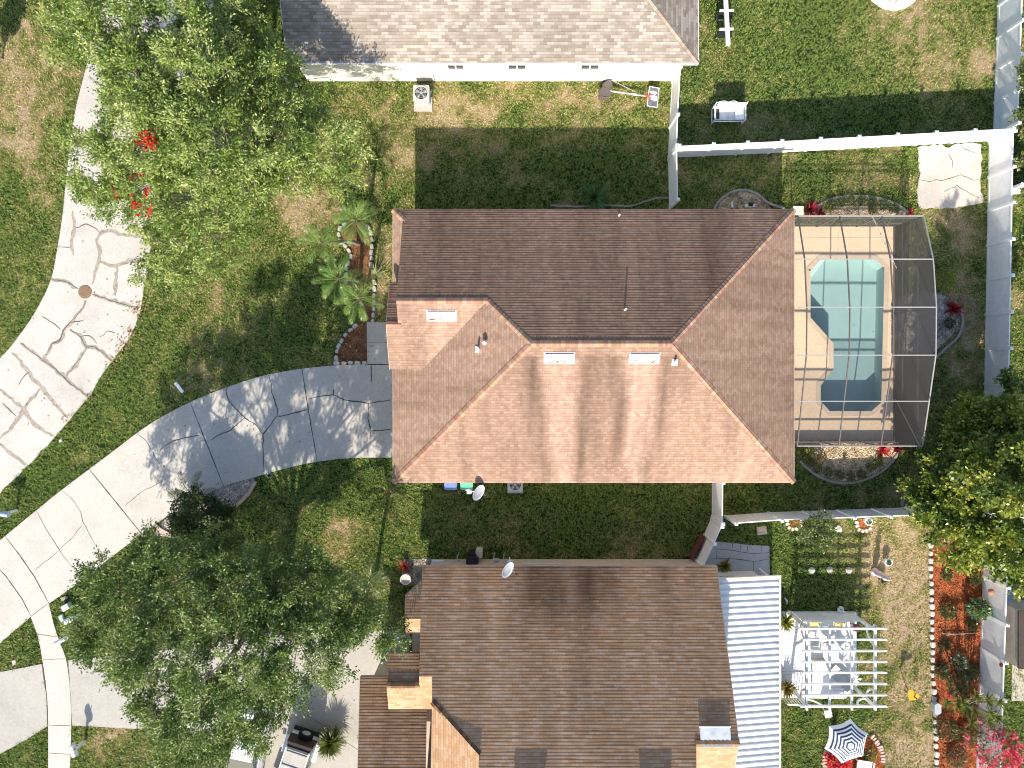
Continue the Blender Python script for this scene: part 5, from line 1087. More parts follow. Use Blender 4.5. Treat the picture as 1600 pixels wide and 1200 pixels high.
bush('red flowers inside the brick ring under the striped umbrella', (1310, 1188), .55, .35, 120, [(.10, .10, .03), (.40, .05, .05)], n=350, name='flower_patch', flowers=(80, [(.62, .03, .06), (.75, .10, .14)]), cat='flowers')
bush('leafy green plant in the brick ring right of the striped umbrella', (1362, 1180), .34, .4, 121, [(.12, .16, .03), (.35, .40, .08)], n=260, cat='plant', name='garden_plant')
# ---------------------------------------------------------------- smaller things
def ac_unit(label, pxy, h, size, padsize):
    x, y = G(*pxy, h); root = empty('air_conditioner', (x, y, 0), 0, label, 'air conditioner'); m = MB(); s = size / 2
    m.box((0, -.12, .05), (padsize, padsize * 1.1, .10)); m.build('pad', M_slab, root)
    m = MB(); r = .08; pts = []
    for cx, cy, a0 in ((s - r, s - r, 0), (-s + r, s - r, 90), (-s + r, -s + r, 180), (s - r, -s + r, 270)):
        for k in range(5): a = R(a0 + k * 22.5); pts.append((cx + r * math.cos(a), cy + r * math.sin(a)))
    m.prism(pts, .10, h - .06)
    for k in range(9): m.prism([(px * 1.012, py * 1.012) for px, py in pts], .2 + k * (h - .36) / 9, .215 + k * (h - .36) / 9)
    m.build('body', M_grey, root)
    m = MB(); q = [(px * 1.03, py * 1.03) for px, py in pts]; m.prism(q, h - .06, h - .03); m.lathe([(s * .92, h - .03), (s * .92, h + .02), (s * .82, h + .02), (s * .80, h - .028)], n=28); tp = m.build('top_cover', plain('pale grey steel', (.55, .55, .53), .45), root)
    m = MB(); m.lathe([(0, h - .022), (s * .80, h - .022)], n=28); m.build('fan_well', M_dark, tp)
    m = MB()
    for k in range(5):
        a = k * 1.257 + .3; m.poly([(.06 * math.cos(a), .06 * math.sin(a), h - .012), (s * .74 * math.cos(a - .25), s * .74 * math.sin(a - .25), h - .018), (s * .76 * math.cos(a + .25), s * .76 * math.sin(a + .25), h - .005)])
    m.lathe([(0, h + .005), (.07, h + .005), (.07, h - .02)], n=14); m.build('fan', M_grey, tp)
    m = MB(); 
    for k in range(12): a = k * math.pi / 6; m.bar((.07 * math.cos(a), .07 * math.sin(a), h + .014), (s * .84 * math.cos(a), s * .84 * math.sin(a), h + .02), .008)
    for rr_ in (.4, .6): m.lathe([(s * rr_, h + .012), (s * (rr_ + .03), h + .016)], n=24)
    m.build('guard', M_grey, tp); return root
a1 = ac_unit('grey air conditioner with round fan beside the cream wall', (658, 145), .85, .80, .95)
m = MB(); m.tube((.45, .1, .1), (.55, .38, .5), .03); m.tube((.55, .38, .5), (.55, .55, 1.1), .025); m.build('pipe', M_dark, a1)
ac_unit('white topped air conditioner half hidden under the salmon eave', (805, 757), .75, .72, .80)

# wheelie bins
def bin_(label, px, col, lid):
    root = empty('wheelie_bin', (*G(px, 752.5, 1.05), 0), 0, label, 'bin', 'wheeled bins under the salmon eave'); m = MB(); lo, hi = .22, .29
    b = [(-lo, -lo - .03, .06), (lo, -lo - .03, .06), (lo, lo, .06), (-lo, lo, .06)]; t = [(-hi, -hi - .06, 1.0), (hi, -hi - .06, 1.0), (hi, hi, 1.0), (-hi, hi, 1.0)]
    m.poly(b[::-1]); m.poly(t)
    for i in range(4): j = (i + 1) % 4; m.poly([b[i], b[j], t[j], t[i]])
    m.build('body', col, root); m = MB(); q = [(-.32, -.38), (-.24, -.42), (.24, -.42), (.32, -.38), (.32, .30), (-.32, .30)]; m.prism(q, 1.0, 1.06, True); m.prism([(x * .82, y * .82) for x, y in q], 1.06, 1.085); l = m.build('lid', lid, root)
    m = MB(); m.tube((-.26, .36, .98), (.26, .36, .98), .02); m.build('handle', col, l)
    for s in (-.26, .26): m = MB(); m.tube((s - .03, .24, .11), (s + .03, .24, .11), .11, n=14); m.build('wheel', M_black, root)
bin_('wheeled bin with a blue lid under the salmon eave', 704, M_dark, plain('blue lid', (.20, .30, .62), .4)); bin_('wheeled bin with a mint green lid under the salmon eave', 729, M_dark, plain('mint lid', (.16, .60, .40), .4))

# satellite dishes
def dish(label, pxy, h, rad, face, mast, elev=.5, side=1):
    root = empty('satellite_dish', (0, 0, 0), 0, label, 'satellite dish'); c = G3(*pxy, h); f = Vector(face).normalized(); up = Vector((0, 0, 1)); s = f.cross(up).normalized(); u = s.cross(f); M = Matrix((s, u, f)).transposed(); root.location = c
    def disc(r0, r1, off, n=28, dep=.10, col=None):
        m = MB(); K = 6
        for k in range(K):
            a0, a1 = r0 + (r1 - r0) * k / K, r0 + (r1 - r0) * (k + 1) / K
            for i in range(n):
                t0, t1 = 6.2832 * i / n, 6.2832 * (i + 1) / n; z = lambda a: dep * (a / rad) ** 2 - dep + off
                m.poly([M @ Vector((a * math.cos(t), a * 1.1 * math.sin(t), z(a))) for a, t in ((a0, t0), (a1, t0), (a1, t1), (a0, t1))])
        return m
    o = disc(0, rad, 0).build('reflector', plain('white enamel', (.80, .80, .80), .35), root); d2_ = disc(0, rad * .80, .006).build('face', plain('grey enamel', (.42, .44, .47), .5), o)
    m = MB(); e = M @ Vector((0, -rad * .95, -.02)); lnb = M @ Vector((0, -rad * .5, rad * 1.05)); m.bar(e, lnb, .03); m.build('feed_arm', M_grey, root); m = MB(); m.tube(lnb, lnb - f * .12, .05, .035, 10); m.build('feed_horn', M_dark, root)
    m = MB(); b = G3(*mast) - c; back = M @ Vector((0, 0, -.14)); m.tube(back, back + Vector((0, 0, -.15)), .035); m.bar(back + Vector((0, 0, -.1)), b + Vector((0, 0, .08)), .05); m.box(b + Vector((0, 0, .02)), (.22, .22, .04)); m.bar(b, b + Vector((-.02, .22, -.2)), .04); m.bar(b, b + Vector((-.2, .06, -.1)), .03); m.build('mount', M_white, root)
dish('white satellite dish mounted at the south edge of the salmon roof', (748, 770), 3.5, .40, (.75, -.33, .52), (733, 768, 3.05))
dish('white oval satellite dish standing over the golden brown eave', (793.5, 891), 3.9, .40, (.72, -.3, .55), (797, 879, 2.7))

# toppled basketball hoop
bh = empty('basketball_hoop', (*G(945, 145, .2), 0), 0, 'toppled portable basketball hoop lying beside the cream wall', 'basketball hoop'); O = Vector((*G(945, 145, .2), 0))
m = MB(); b = [Vector((*G(px, py, .25), 0)) - O for px, py in ((935, 152), (951, 153), (957, 134), (955, 121.5), (942, 130))]
m.prism([(p.x, p.y) for p in b], 0.0, .34); m.lathe([(.22, .35), (.30, .37), (.33, .34)], (0, -.05, 0), 18); m.build('base', plain('grey brown plastic', (.13, .11, .10), .6), bh, bevel=.04)
m = MB(); a, c = G3(952, 142, .3) - O, G3(1008, 150, .32) - O; m.tube(a, c, .045, .04, 10); m.tube(G3(955, 125, .3) - O, G3(1000, 147, .25) - O, .015); m.build('pole', M_grey, bh)
m = MB(); m.tube(a.lerp(c, .62), a.lerp(c, .75), .05); m.build('pole_sleeve', M_white, bh)
q = [G3(px, py, .38) - O for px, py in ((1014.5, 134), (1030.5, 137), (1027, 169), (1010.5, 166))]; m = MB(); m.poly(q); lowq = [p - Vector((0, 0, .05)) for p in q]; m.poly(lowq[::-1])
for i in range(4): j = (i + 1) % 4; m.poly([lowq[i], lowq[j], q[j], q[i]])
bb = m.build('backboard', plain('slate backboard', (.15, .16, .18), .4), bh); m = MB(); cq = sum(q, Vector()) / 4
qq = [cq + (p - cq) * .94 + Vector((0, 0, .004)) for p in q]; 
for i in range(4): m.bar(qq[i], qq[(i + 1) % 4], .035, .006)
rr_ = random.Random(4)
for k in range(16):
    u, v = rr_.uniform(.18, .72), rr_.uniform(.25, .7); p = q[0].lerp(q[1], u).lerp(q[3].lerp(q[2], u), v) + Vector((0, 0, .003)); s = rr_.uniform(.04, .13); m.poly([p + Vector((math.cos(t) * s, math.sin(t) * s * .7, .0003 * k)) for t in np.linspace(0, 6.28, 9)[:-1]])
m.build('board_marking', M_white, bb); m = MB(); c2 = q[3].lerp(q[0], .45) + Vector((-.12, 0, .02)); prev = None
for k in range(17):
    p = c2 + Vector((.10 * math.cos(k * .3927), .16 * math.sin(k * .3927), .22 * math.cos(k * .3927)));
    if prev: m.tube(prev, p, .014, n=6)
    prev = p
m.box(c2 + Vector((.12, 0, .03)), (.14, .16, .05)); m.build('rim', plain('orange red rim', (.72, .14, .06), .4), bh)

# white slatted patio glider in the fence shadow
gl = empty('garden_bench', (*G(1135, 183), 0), 0, 'white metal garden bench standing in the fence shadow on the upper lawn', 'bench'); O = Vector((*G(1135, 183), 0))
m = MB(); m.box((0, .0, .42), (1.5, .62, .05)); m.build('seat', plain('pale cushion', (.60, .63, .66), .8), gl); m = MB(); m.box((0.02, .34, .72), (1.45, .06, .5), M=Matrix.Rotation(-.15, 3, 'X')); m.build('backrest', M_white, gl)
m = MB(); m.box((.52, -.02, .56), (.46, .60, .03)); m.build('side_table', M_white, gl)
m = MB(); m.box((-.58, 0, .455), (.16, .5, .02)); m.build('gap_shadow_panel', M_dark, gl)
for sx in (-.78, .78):
    m = MB(); m.bar((sx, -.36, 0), (sx, -.36, .66), .05); m.bar((sx, .36, 0), (sx, .40, 1.0), .05); m.bar((sx, -.36, .66), (sx, .38, .66), .06, .04); m.bar((sx, -.36, .06), (sx, .36, .06), .05); m.build('side_frame', M_white, gl)
for sx in (-.55, -.05):
    m = MB(); prev = None
    for t in np.linspace(0, 1, 8):
        p = Vector((sx - .2 + .55 * t, .40, .95 + .22 * math.sin(t * 3.14)));
        if prev: m.tube(prev, p, .018)
        prev = p
    m.build('back_rail', M_white, gl)
m = MB(); m.bar((-.8, -.37, .42), (.8, -.37, .42), .04); m.build('front_rail', M_white, gl)

# white arbor at the top
ab = empty('swing_frame', (*G(1129, 20), 0), 0, 'white beam with cross arms over dark boards at the top edge', 'swing frame'); O = Vector((*G(1129, 20), 0)); m = MB()
m.bar(G3(1132, -30, 1.1) - O, G3(1137.5, 71, 1.1) - O, .20, .16); m.build('beam', M_white, ab)
for py in (17, 46, -12):
    a, b = G3(1124, py, 1.1) - O, G3(1146, py - .5, 1.1) - O; m = MB(); m.bar(a + Vector((0, 0, .02)), b + Vector((0, 0, .02)), .09, .09); m.build('cross_arm', M_white, ab)
    a, b = G3(1121, py + 8, .5) - O, G3(1144, py + 7, .5) - O; m = MB(); m.bar(a, b, .36, .05); m.build('seat', M_dark, ab)  # dark board below each cross arm
    for px in (1126, 1143): t = G3(px, py, 1.0); m = MB(); m.bar((t.x - O.x, t.y - O.y, 0), (t.x - O.x, t.y - O.y, 1.02), .05); m.build('post', M_dark, ab)
# round white pad
m = MB(); m.lathe([(0, .10), (1.48, .10), (1.55, .07), (1.55, -.03)], (0, 0, 0), 48); o = m.build('round_pad', concrete('white round pad', (.78, .75, .70), amt=.1)); o.location = (*G(1396, -30), 0); tag(o, 'white round concrete pad cut by the top edge of the photo', 'concrete pad')
m = MB(); m.path([Vector((*G(1387, 0), .103)), Vector((*G(1388, 4), .103))], .02); m.path([Vector((*G(1399, 0), .103)), Vector((*G(1398, 6), .103))], .02); m.build('dark_streak', M_joint, o).location = (-o.location.x, -o.location.y, 0)

# beds: lamp, pipe, hose
t = empty('garden_lamp', (*G(1169, 322), 0), 0, 'small dark and white lamp on the gravel in the rounded bed', 'lamp'); m = MB(); m.tube((0, 0, 0), (0, 0, .35), .03); m.build('post', M_dark, t); m = MB(); m.box((0, 0, .4), (.24, .16, .12)); m.build('head', M_dark, t, bevel=.02); m = MB(); m.box((-.17, -.05, .36), (.2, .14, .06)); m.box((.16, -.05, .36), (.14, .14, .06)); m.build('lens', M_white, t)
m = MB(); m.tube(G3(1144, 323, .05), G3(1144, 323, .55), .05, n=10); m.tube(G3(1144, 323, .5), G3(1144, 316, .5), .05, n=10); tag(m.build('drain_pipe', M_white), 'white upright pipe on the gravel of the rounded bed', 'pipe')
m = MB(); pts = []
for k in range(3): pts += [G3(1500 + 4 * k + 26 * math.cos(t) * .8, 490 + 38 * math.sin(t) * .65, .06 + .02 * k) for t in np.linspace(-1.6, 1.7, 14)]
m.path(pts, .016, 5); tag(m.build('garden_hose', plain('grey hose', (.30, .28, .24), .6)), 'grey garden hose looped on the lawn beside the longest white fence', 'hose')
m = MB(); c = G3(421, 743, .03); m.path([c + Vector((.14 * math.cos(t), .12 * math.sin(t), 0)) for t in np.linspace(0, 6.28, 14)], .02, 5); m.path([c + Vector((-.1, .05, 0)), c + Vector((-.05, .3, 0))], .02, 5); tag(m.build('water_valve_ring', M_grey), 'pale ring shaped valve in the grass below the driveway', 'valve')
m = MB(); a, b = G3(274, 598, .06), G3(286, 613, .06); m.bar(a, b, .16, .05); tag(m.build('wood_plank', M_white), 'white board lying in the grass above the long driveway', 'board')
m = MB(); m.prism(wob(GL([(93, 687), (96, 685), (97, 690), (93, 691)]), .02, .05, 2), 0, .05); tag(m.build('paper_scrap', M_white), 'crumpled white paper at the edge of the street', 'litter')

# mailboxes
def mailbox(label, pxy, rz, body, h=1.15, size=(.26, .55, .26), post=True, grp='mailboxes along the sidewalk'):
    root = empty('mailbox', (*G(*pxy, h), 0), rz, label, 'mailbox', grp); m = MB(); w, l, hh = size; n = 8; z0 = h - hh
    prof = [(-w / 2, z0), (w / 2, z0)] + [(w / 2 * math.cos(t), z0 + hh * .5 + hh * .5 * math.sin(t)) for t in np.linspace(0, math.pi, n)]
    for i in range(len(prof)): a, b = prof[i], prof[(i + 1) % len(prof)]; m.poly([(a[0], -l / 2, a[1]), (b[0], -l / 2, b[1]), (b[0], l / 2, b[1]), (a[0], l / 2, a[1])])
    m.poly([(a, -l / 2, z) for a, z in prof]); m.poly([(a, l / 2, z) for a, z in prof][::-1]); m.build('box', body, root)
    m = MB(); m.box((0, 0, z0 / 2), (.11, .11, z0)); m.box((0, .05, z0 - .03), (.14, .6, .05)); m.build('post', M_white, root); m = MB(); m.box((w / 2 + .02, .1, z0 + .2), (.02, .05, .16)); m.build('flag', M_terra, root); return root
mailbox('white mailbox on the grass at the sidewalk near the bottom left corner', (112, 1176), .3, M_white); mailbox('pale blue mailbox cut by the left edge between street and long driveway', (2, 804), 1.4, plain('pale blue paint', (.40, .50, .58), .4))
mailbox('white mailbox with a dark lid beside the sidewalk, near the oak', (107, 971), -1.25, M_white, 1.1, (.28, .5, .24)); mailbox('bluish white mailbox hanging out over the sidewalk edge', (92, 1003), -1.1, plain('bluish white paint', (.66, .70, .73), .4), 1.3, (.2, .55, .2))
m = MB(); m.prism(GL([(100.5, 945), (111, 939), (115, 947), (104.5, 953)]), 0, .35); tag(m.build('utility_box', plain('pale mint cabinet', (.62, .72, .68), .5), bevel=.02), 'white rectangular utility box in the grass by the sidewalk', 'utility box')
m = MB(); m.prism(GL([(92.5, 962), (99, 958), (101.5, 967), (98, 972)]), 0, .14); tag(m.build('utility_box', plain('grey green cover', (.46, .55, .50), .5), bevel=.02), 'grey green utility cover beside the white mailbox', 'utility box')
m = MB(); m.prism(GL([(95, 934), (104, 931), (107, 934), (98, 939)]), 0, .05); tag(m.build('meter_cover', plain('pinkish concrete cover', (.50, .38, .36), .8)), 'pinkish flat meter cover in the grass by the driveway corner', 'cover')
m = MB()
for px, py, s in ((126, 971, .16), (132, 975, .14), (118, 964, .12)): c = Vector((*G(px, py), 0)); m.prism([(c.x + math.cos(t) * s * random.uniform(.7, 1.2), c.y + math.sin(t) * s * random.uniform(.7, 1.2)) for t in np.linspace(0, 6.28, 8)[:-1]], -.02, .12); 
tag(m.build('rock', M_stone), 'cluster of pale rocks in the grass behind the mailboxes', 'rock')
m = MB(); m.prism(GL([(19, 1032), (25, 1031), (26, 1038), (20, 1040)]), 0, .04); tag(m.build('water_meter_lid', plain('pale lid', (.58, .48, .42), .8)), 'small pale lid in the grass triangle left of the sidewalk', 'cover')

# wall clutter on the golden brown house
m = MB(); c = G3(738, 876, 1.2); m.box((c.x, c.y - .02, 1.05), (.62, .34, .5)); m.box((c.x, c.y + .1, .45), (.5, .3, .9)); o = m.build('grill', M_dark, bevel=.04); tag(o, 'black covered grill against the wall of the golden brown house', 'grill')
m = MB(); c = G3(748, 867, .9); m.box((c.x, c.y, .45), (.34, .42, .9)); tag(m.build('storage_bin', plain('beige plastic', (.62, .57, .48), .6), bevel=.05), 'beige box beside the black grill', 'box')
m = MB(); m.bar(G3(675, 876.5, 2.4), G3(693, 877, 2.4), .10, .10); tag(m.build('wall_light', M_white), 'long white fixture on the wall left of the black grill', 'light fixture')
for i, (px, lb) in enumerate(((713, 'thin bent conduit left of the black grill'), (771, 'grey meter box with pipes right of the black grill'), (787, 'white pipe standing beside the oval satellite dish'))):
    m = MB(); c = G3(px, 876, 1.5); m.tube((c.x, c.y, .0), (c.x, c.y, 1.9), .025); m.box((c.x + .12, c.y - .02, 1.4), (.3 if i == 1 else .1, .12, .4 if i == 1 else .15)); m.tube((c.x, c.y, 1.9), (c.x + .25, c.y - .1, 2.0), .02); tag(m.build('conduit', M_grey), lb, 'conduit')
# porch entry odds
m = MB(); m.lathe([(0, .0), (.22, .0), (.28, .5), (.24, .5), (.22, .44), (0, .44)]); o = m.build('planter', plain('pale planter', (.72, .62, .58), .7)); o.location = (*G(634, 905, .4), 0); tag(o, 'pale planter at the shaded corner below the red leaved plant', 'planter')

# garden side: tools and ornaments
m = MB(); c = G3(1190, 829, .1); m.box(c + Vector((0, 0, 0)), (.50, .42, .10), rz=.15); m.box(c + Vector((0, 0, .06)), (.46, .10, .03), rz=.15); m.box(c + Vector((-.02, -.15, .06)), (.42, .08, .03), rz=.15); tag(m.build('wooden_crate', plain('pale wood', (.62, .48, .36), .8)), 'flat pale wooden crate near the blue grey paving', 'crate')
t = empty('weather_vane', (*G(1420, 1084), 0), 0, 'yellow heart shaped paddle sign on a black stake in the dry lawn', 'yard sign'); O = Vector((*G(1420, 1084), 0)); m = MB(); m.tube((0, 0, 0), G3(1412, 1078, .6) - O, .02); m.tube(G3(1412, 1078, .6) - O, G3(1433, 1092, 1.2) - O, .025); m.build('stake', M_black, t)
c = G3(1426, 1087, 1.05) - O; m = MB(); pts = []
for k in np.linspace(0, 6.2832, 22)[:-1]:
    hx = 16 * math.sin(k) ** 3; hy = 13 * math.cos(k) - 5 * math.cos(2 * k) - 2 * math.cos(3 * k) - math.cos(4 * k); a = -.6; x_, y_ = hx * .0205, hy * .0205; pts.append((c.x + x_ * math.cos(a) - y_ * math.sin(a), c.y + x_ * math.sin(a) + y_ * math.cos(a)))
m.prism(pts, c.z - .02, c.z + .01, True); m.build('paddle', plain('mustard paint', (.60, .38, .03), .5), t)
m = MB(); m.box(G3(1294, 1115.5, .45), (.36, .36, .05), rz=.2); c = G3(1294, 1115.5, .45)
for a, b in ((-.13, -.13), (.13, -.13), (.13, .13), (-.13, .13)): m.bar((c.x + a, c.y + b, 0), (c.x + a, c.y + b, .43), .04)
tag(m.build('plant_stand', M_white), 'small white square stool on the lawn below the pergola', 'stool')
for i, (px, py, lb) in enumerate(((1302, 1135, 'round pot with a dark plant hook left of the striped umbrella'), (1383, 876, 'white rimmed pot on the dry lawn beside the pink statue'), (1375, 903, 'brown pot at the foot of the pink statue'), (1352, 813, 'dark pot in the half brick ring at the fence'), (1329, 975, 'dark round planter at the right end of the deck railing'))):
    t = empty('flower_pot', (*G(px, py), .16 if i == 4 else 0), 0, lb, 'pot'); m = MB(); m.lathe([(0, 0), (.12, 0), (.17, .32), (.20, .34), (.20, .38), (.15, .38), (.14, .3), (0, .3)], n=18); m.build('pot', M_white if i in (1, 3) else plain('brown pot', (.22, .14, .10), .7), t)
    r2_ = np.random.default_rng(i); Pq = r2_.normal(0, .07, (60, 3)) + np.array([0, 0, .42]); V, c = leaves_from(Pq, r2_.normal(0, 1, Pq.shape), .12, .06, [(.04, .08, .02), (.12, .17, .05)] if i != 4 else [(.5, .06, .15), (.08, .14, .04)], r2_); np_mesh('plant', V, 4, c, M_leafg, t)
    if i == 0: m = MB(); m.tube((0, 0, 0), (.03, 0, 1.3), .018); m.path([Vector((.03 + .15 * math.sin(t_), 0, 1.3 + .15 * (1 - math.cos(t_)) - .0)) for t_ in np.linspace(0, 3.1, 8)], .016, 5); m.build('hook', M_black, t)
st = empty('garden_statue', (*G(1366, 893), 0), 0, 'pinkish white garden statue on the dry lawn by the white rimmed pot', 'statue'); m = MB()
m.lathe([(.20, 0), (.20, .12), (.14, .16), (.13, .3), (.17, .5), (.13, .75), (.09, .95), (.14, 1.05), (.15, 1.15), (.06, 1.28), (.09, 1.38), (.07, 1.48), (0, 1.52)], n=16); m.build('figure', plain('pale pink stone', (.62, .50, .52), .8, var=.15, scale=7), st, smooth=True)
m = MB(); m.lathe([(.0, .0), (.24, 0), (.24, .06), (0, .06)], n=4); m.build('plinth', M_stone, st)
for px, py, lb in ((1309, 826, 'white rosette ornament beside the small leafy tree'), (1313, 952, 'small white post light at the edge of the pergola shadow')):
    m = MB(); c = G3(px, py, .1)
    for k in range(7): a = k * .9; m.box(c + Vector((.12 * math.cos(a), .10 * math.sin(a), .02 * k)), (.13, .10, .06), rz=a)
    tag(m.build('garden_ornament', M_white), lb, 'ornament')
for i, (px, py) in enumerate(((1296, 890), (1326, 891), (1268, 891), (1256, 1036))):
    if i == 3: continue
    m = MB(); c = G(px, py); m.prism([(c[0] + .17 * math.cos(t) * (1 + .1 * math.sin(3 * t)), c[1] + .17 * math.sin(t)) for t in np.linspace(0, 6.28, 12)[:-1]], -.02, .05); tag(m.build('stepping_stone', M_slab), 'pale round stepping stone in the striped pergola shadow', 'stepping stone', 'stepping stones above the pergola')
m = MB(); a, b = G3(1226, 934, .05), G3(1229, 944, .05); m.path([a, a.lerp(b, .5) + Vector((.06, 0, .05)), b], .04, 6); tag(m.build('white_pipe_piece', M_white), 'short white bent pipe on the grass beside the patio cover', 'pipe')
m = MB(); m.path([G3(1472, 990, .12), G3(1495, 991, .15), G3(1527, 989, .1)], .025, 6); m.path([G3(1478, 992, .12), G3(1484, 994, .1)], .015, 5); tag(m.build('fallen_branch', plain('bleached branch', (.62, .52, .40), .9)), 'bleached branch lying across the red mulch', 'branch')
m = MB(); c = G3(1463, 1106, .2); m.prism([(c.x + .22 * math.cos(t) * (1.1 if k % 2 else .8), c.y + .30 * math.sin(t)) for k, t in enumerate(np.linspace(0, 6.28, 9)[:-1])], 0, .35); tag(m.build('garden_rock', plain('grey blue rock', (.45, .48, .50), .8)), 'grey blue rock at the stone edge of the red mulch', 'rock')
m = MB(); c = G3(1543, 922, .9); m.lathe([(.0, 0), (.1, .05), (.16, .2), (.1, .3), (0, .32)], (c.x, c.y, 1.0), 12); tag(m.build('hanging_planter', M_terra), 'orange pot hanging on the inside of the rear white fence', 'pot')
for px, py, h, lb in ((1565, 1039, 1.7, 'small dark red ornament on the rear fence beside the mulch'), (1559, 1150, 1.7, 'dark round ornament on the rear fence above the pink blossoms')):
    m = MB(); c = G3(px, py, h); m.tube((c.x - .06, c.y, h), (c.x + .04, c.y, h), .09, n=14); tag(m.build('fence_ornament', plain('dark red ceramic', (.16, .05, .05), .4)), lb, 'ornament')

# striped umbrella and white lounger
um = empty('garden_umbrella', (*G(1329, 1158.5), 0), 0, 'navy and white striped umbrella over the round brick bed', 'umbrella'); c = G3(1329.5, 1166, 2.3) - um.location; m = MB(); m.tube((0, 0, 0), (c.x, c.y, 2.28), .025); m.build('pole', M_white, um); m = MB(); NN = 13; K = 6; rd = 1.13; rot = .33
def upt(k, t): 
    a = rot + k * math.pi / 3; sag = 1 - .07 * math.sin(0); return Vector((c.x + rd * t * math.cos(a), c.y + rd * t * math.sin(a), 2.32 - .42 * t * t - .1 * t))
for k in range(6):
    for j in range(NN):
        t0, t1 = j / NN, (j + 1) / NN; col = (.86, .86, .86) if j % 2 == 1 or j == 0 else (.035, .06, .12); col = (.86, .86, .86) if j == NN - 1 else col
        for q in range(4):
            def pt(t, s): p = upt(k, t).lerp(upt(k + 1, t), s); inward = 1 - .08 * math.sin(math.pi * s) * t; return Vector((c.x + (p.x - c.x) * inward, c.y + (p.y - c.y) * inward, p.z + .05 * t * math.sin(math.pi * s)))
            m.poly([pt(t0, q / 4), pt(t1, q / 4), pt(t1, (q + 1) / 4), pt(t0, (q + 1) / 4)], col=col)
cn = m.build('canopy', plain('striped canvas', (1, 1, 1), .8, var=.02), um); m = MB()
for k in range(6): m.bar(upt(k, .05) - Vector((0, 0, .03)), upt(k, 1) - Vector((0, 0, .03)), .015)
m.build('rib', M_white, cn); m = MB(); m.lathe([(0, .1), (.03, .06), (.03, 0)], c, 10); m.build('finial', M_white, um)
lg = empty('garden_lounger', (*G(1344, 1197), 0), -.15, 'white slatted lounger in the brick ring below the striped umbrella', 'lounger'); m = MB(); m.box((0, 0, .36), (.78, .95, .05)); m.build('seat', M_white, lg); m = MB(); m.box((0, -.75, .5), (.78, .6, .05), M=Matrix.Rotation(-.5, 3, 'X')); m.build('backrest', M_white, lg)
for sx in (-.42, .42): m = MB(); m.bar((sx, -.6, .55), (sx, .5, .5), .07, .04); m.build('armrest', M_white, lg)
for a, b in ((-.36, .42), (.36, .42), (-.36, -.42), (.36, -.42)): m = MB(); m.bar((a, b, 0), (a, b, .36), .06); m.build('leg', M_white, lg)

# right edge: neighbour's yard
nf = vinyl_fence([(1556, 303), (1660, 302)], 'short white fence at the right edge, joining the longest fence', step=1.9)
nf2 = vinyl_fence([(1546, 206.5), (1552, 206)], 'narrow white closing panel at the fence corner', step=3) if False else None
tp = empty('trampoline', (*G(1645, 398), 0), 0, 'round trampoline rim cut by the right edge', 'trampoline'); m = MB(); c = Vector((0, 0, .8))
m.path([c + Vector((1.9 * math.cos(t), 1.9 * math.sin(t), 0)) for t in np.linspace(0, 6.2832, 40)], .03, 6); m.build('rim', M_grey, tp); m = MB(); m.lathe([(0, .78), (1.75, .78)], n=40); m.build('mat', M_black, tp)
for k in range(6): a = k * 1.047 + .5; m = MB(); m.tube((1.9 * math.cos(a), 1.9 * math.sin(a), 0), (1.9 * math.cos(a), 1.9 * math.sin(a), .8), .025); m.build('leg', M_grey, tp)
pt = paving('neighbour_patio', GL([(1578, 890), (1660, 890), (1660, 1095), (1580, 1095), (1582, 1010)]), M_slab, .03)
bed('gravel', GL([(1545, 915), (1578, 915), (1580, 1000), (1545, 1000)]), M_gravel, .02, 300, label='pale gravel strip behind the rear white fence')
m = MB(); a = GL([(1592, 955), (1680, 955), (1680, 1055), (1592, 1045)], 2.2); m.prism(a, 2.1, 2.2, True); 
o = m.build('garden_shed', plain('dark brown shed roof', (.075, .055, .045), .8)); m = MB(); m.prism([(x * .998 + .1, y) for x, y in a], 0, 2.1); m.build('wall', M_tan, o); tag(o, 'dark brown shed roof cut by the right edge', 'shed')
m = MB(); c = G3(1585, 994, .5); m.lathe([(.06, .5), (.2, .52), (.27, .5), (.27, .0)], (c.x, c.y, 0), 24); o = m.build('hose_pot', plain('tan woven pot', (.46, .36, .25), .9)); tag(o, 'round tan pot behind the rear white fence', 'pot')
m = MB(); m.path([G3(1588, 930, .1), G3(1592, 945, .1), G3(1590, 962, .1), G3(1582, 966, .1)], .06, 6); tag(m.build('drain_hose', plain('dark maroon hose', (.12, .06, .06), .6)), 'maroon hose on the patio at the right edge', 'hose')
m = MB(); c = G3(1577, 935, .8); m.box((c.x, c.y, .4), (.5, .8, .8)); tag(m.build('storage_box', plain('pale blue grey box', (.50, .56, .62), .6), bevel=.04), 'blue grey storage box behind the rear white fence', 'box')
bush('dark plant in a tub behind the rear white fence', (1579, 953), .33, .7, 130, [(.03, .05, .02), (.08, .12, .04)], n=300, cat='plant', name='tub_plant'); bush('yellow green creeper strip behind the rear white fence', (1577, 1030), .35, .5, 131, [(.12, .16, .03), (.30, .34, .08)], n=400, cat='plant', name='creeper')
m = MB(); m.prism(GL([(1588, 905), (1620, 905), (1620, 948), (1588, 948)]), .03, .5); tag(m.build('flat_cover', plain('slate blue cover', (.30, .34, .38), .6), bevel=.05), 'flat slate blue cover at the right edge, next to the dark shed roof', 'cover')

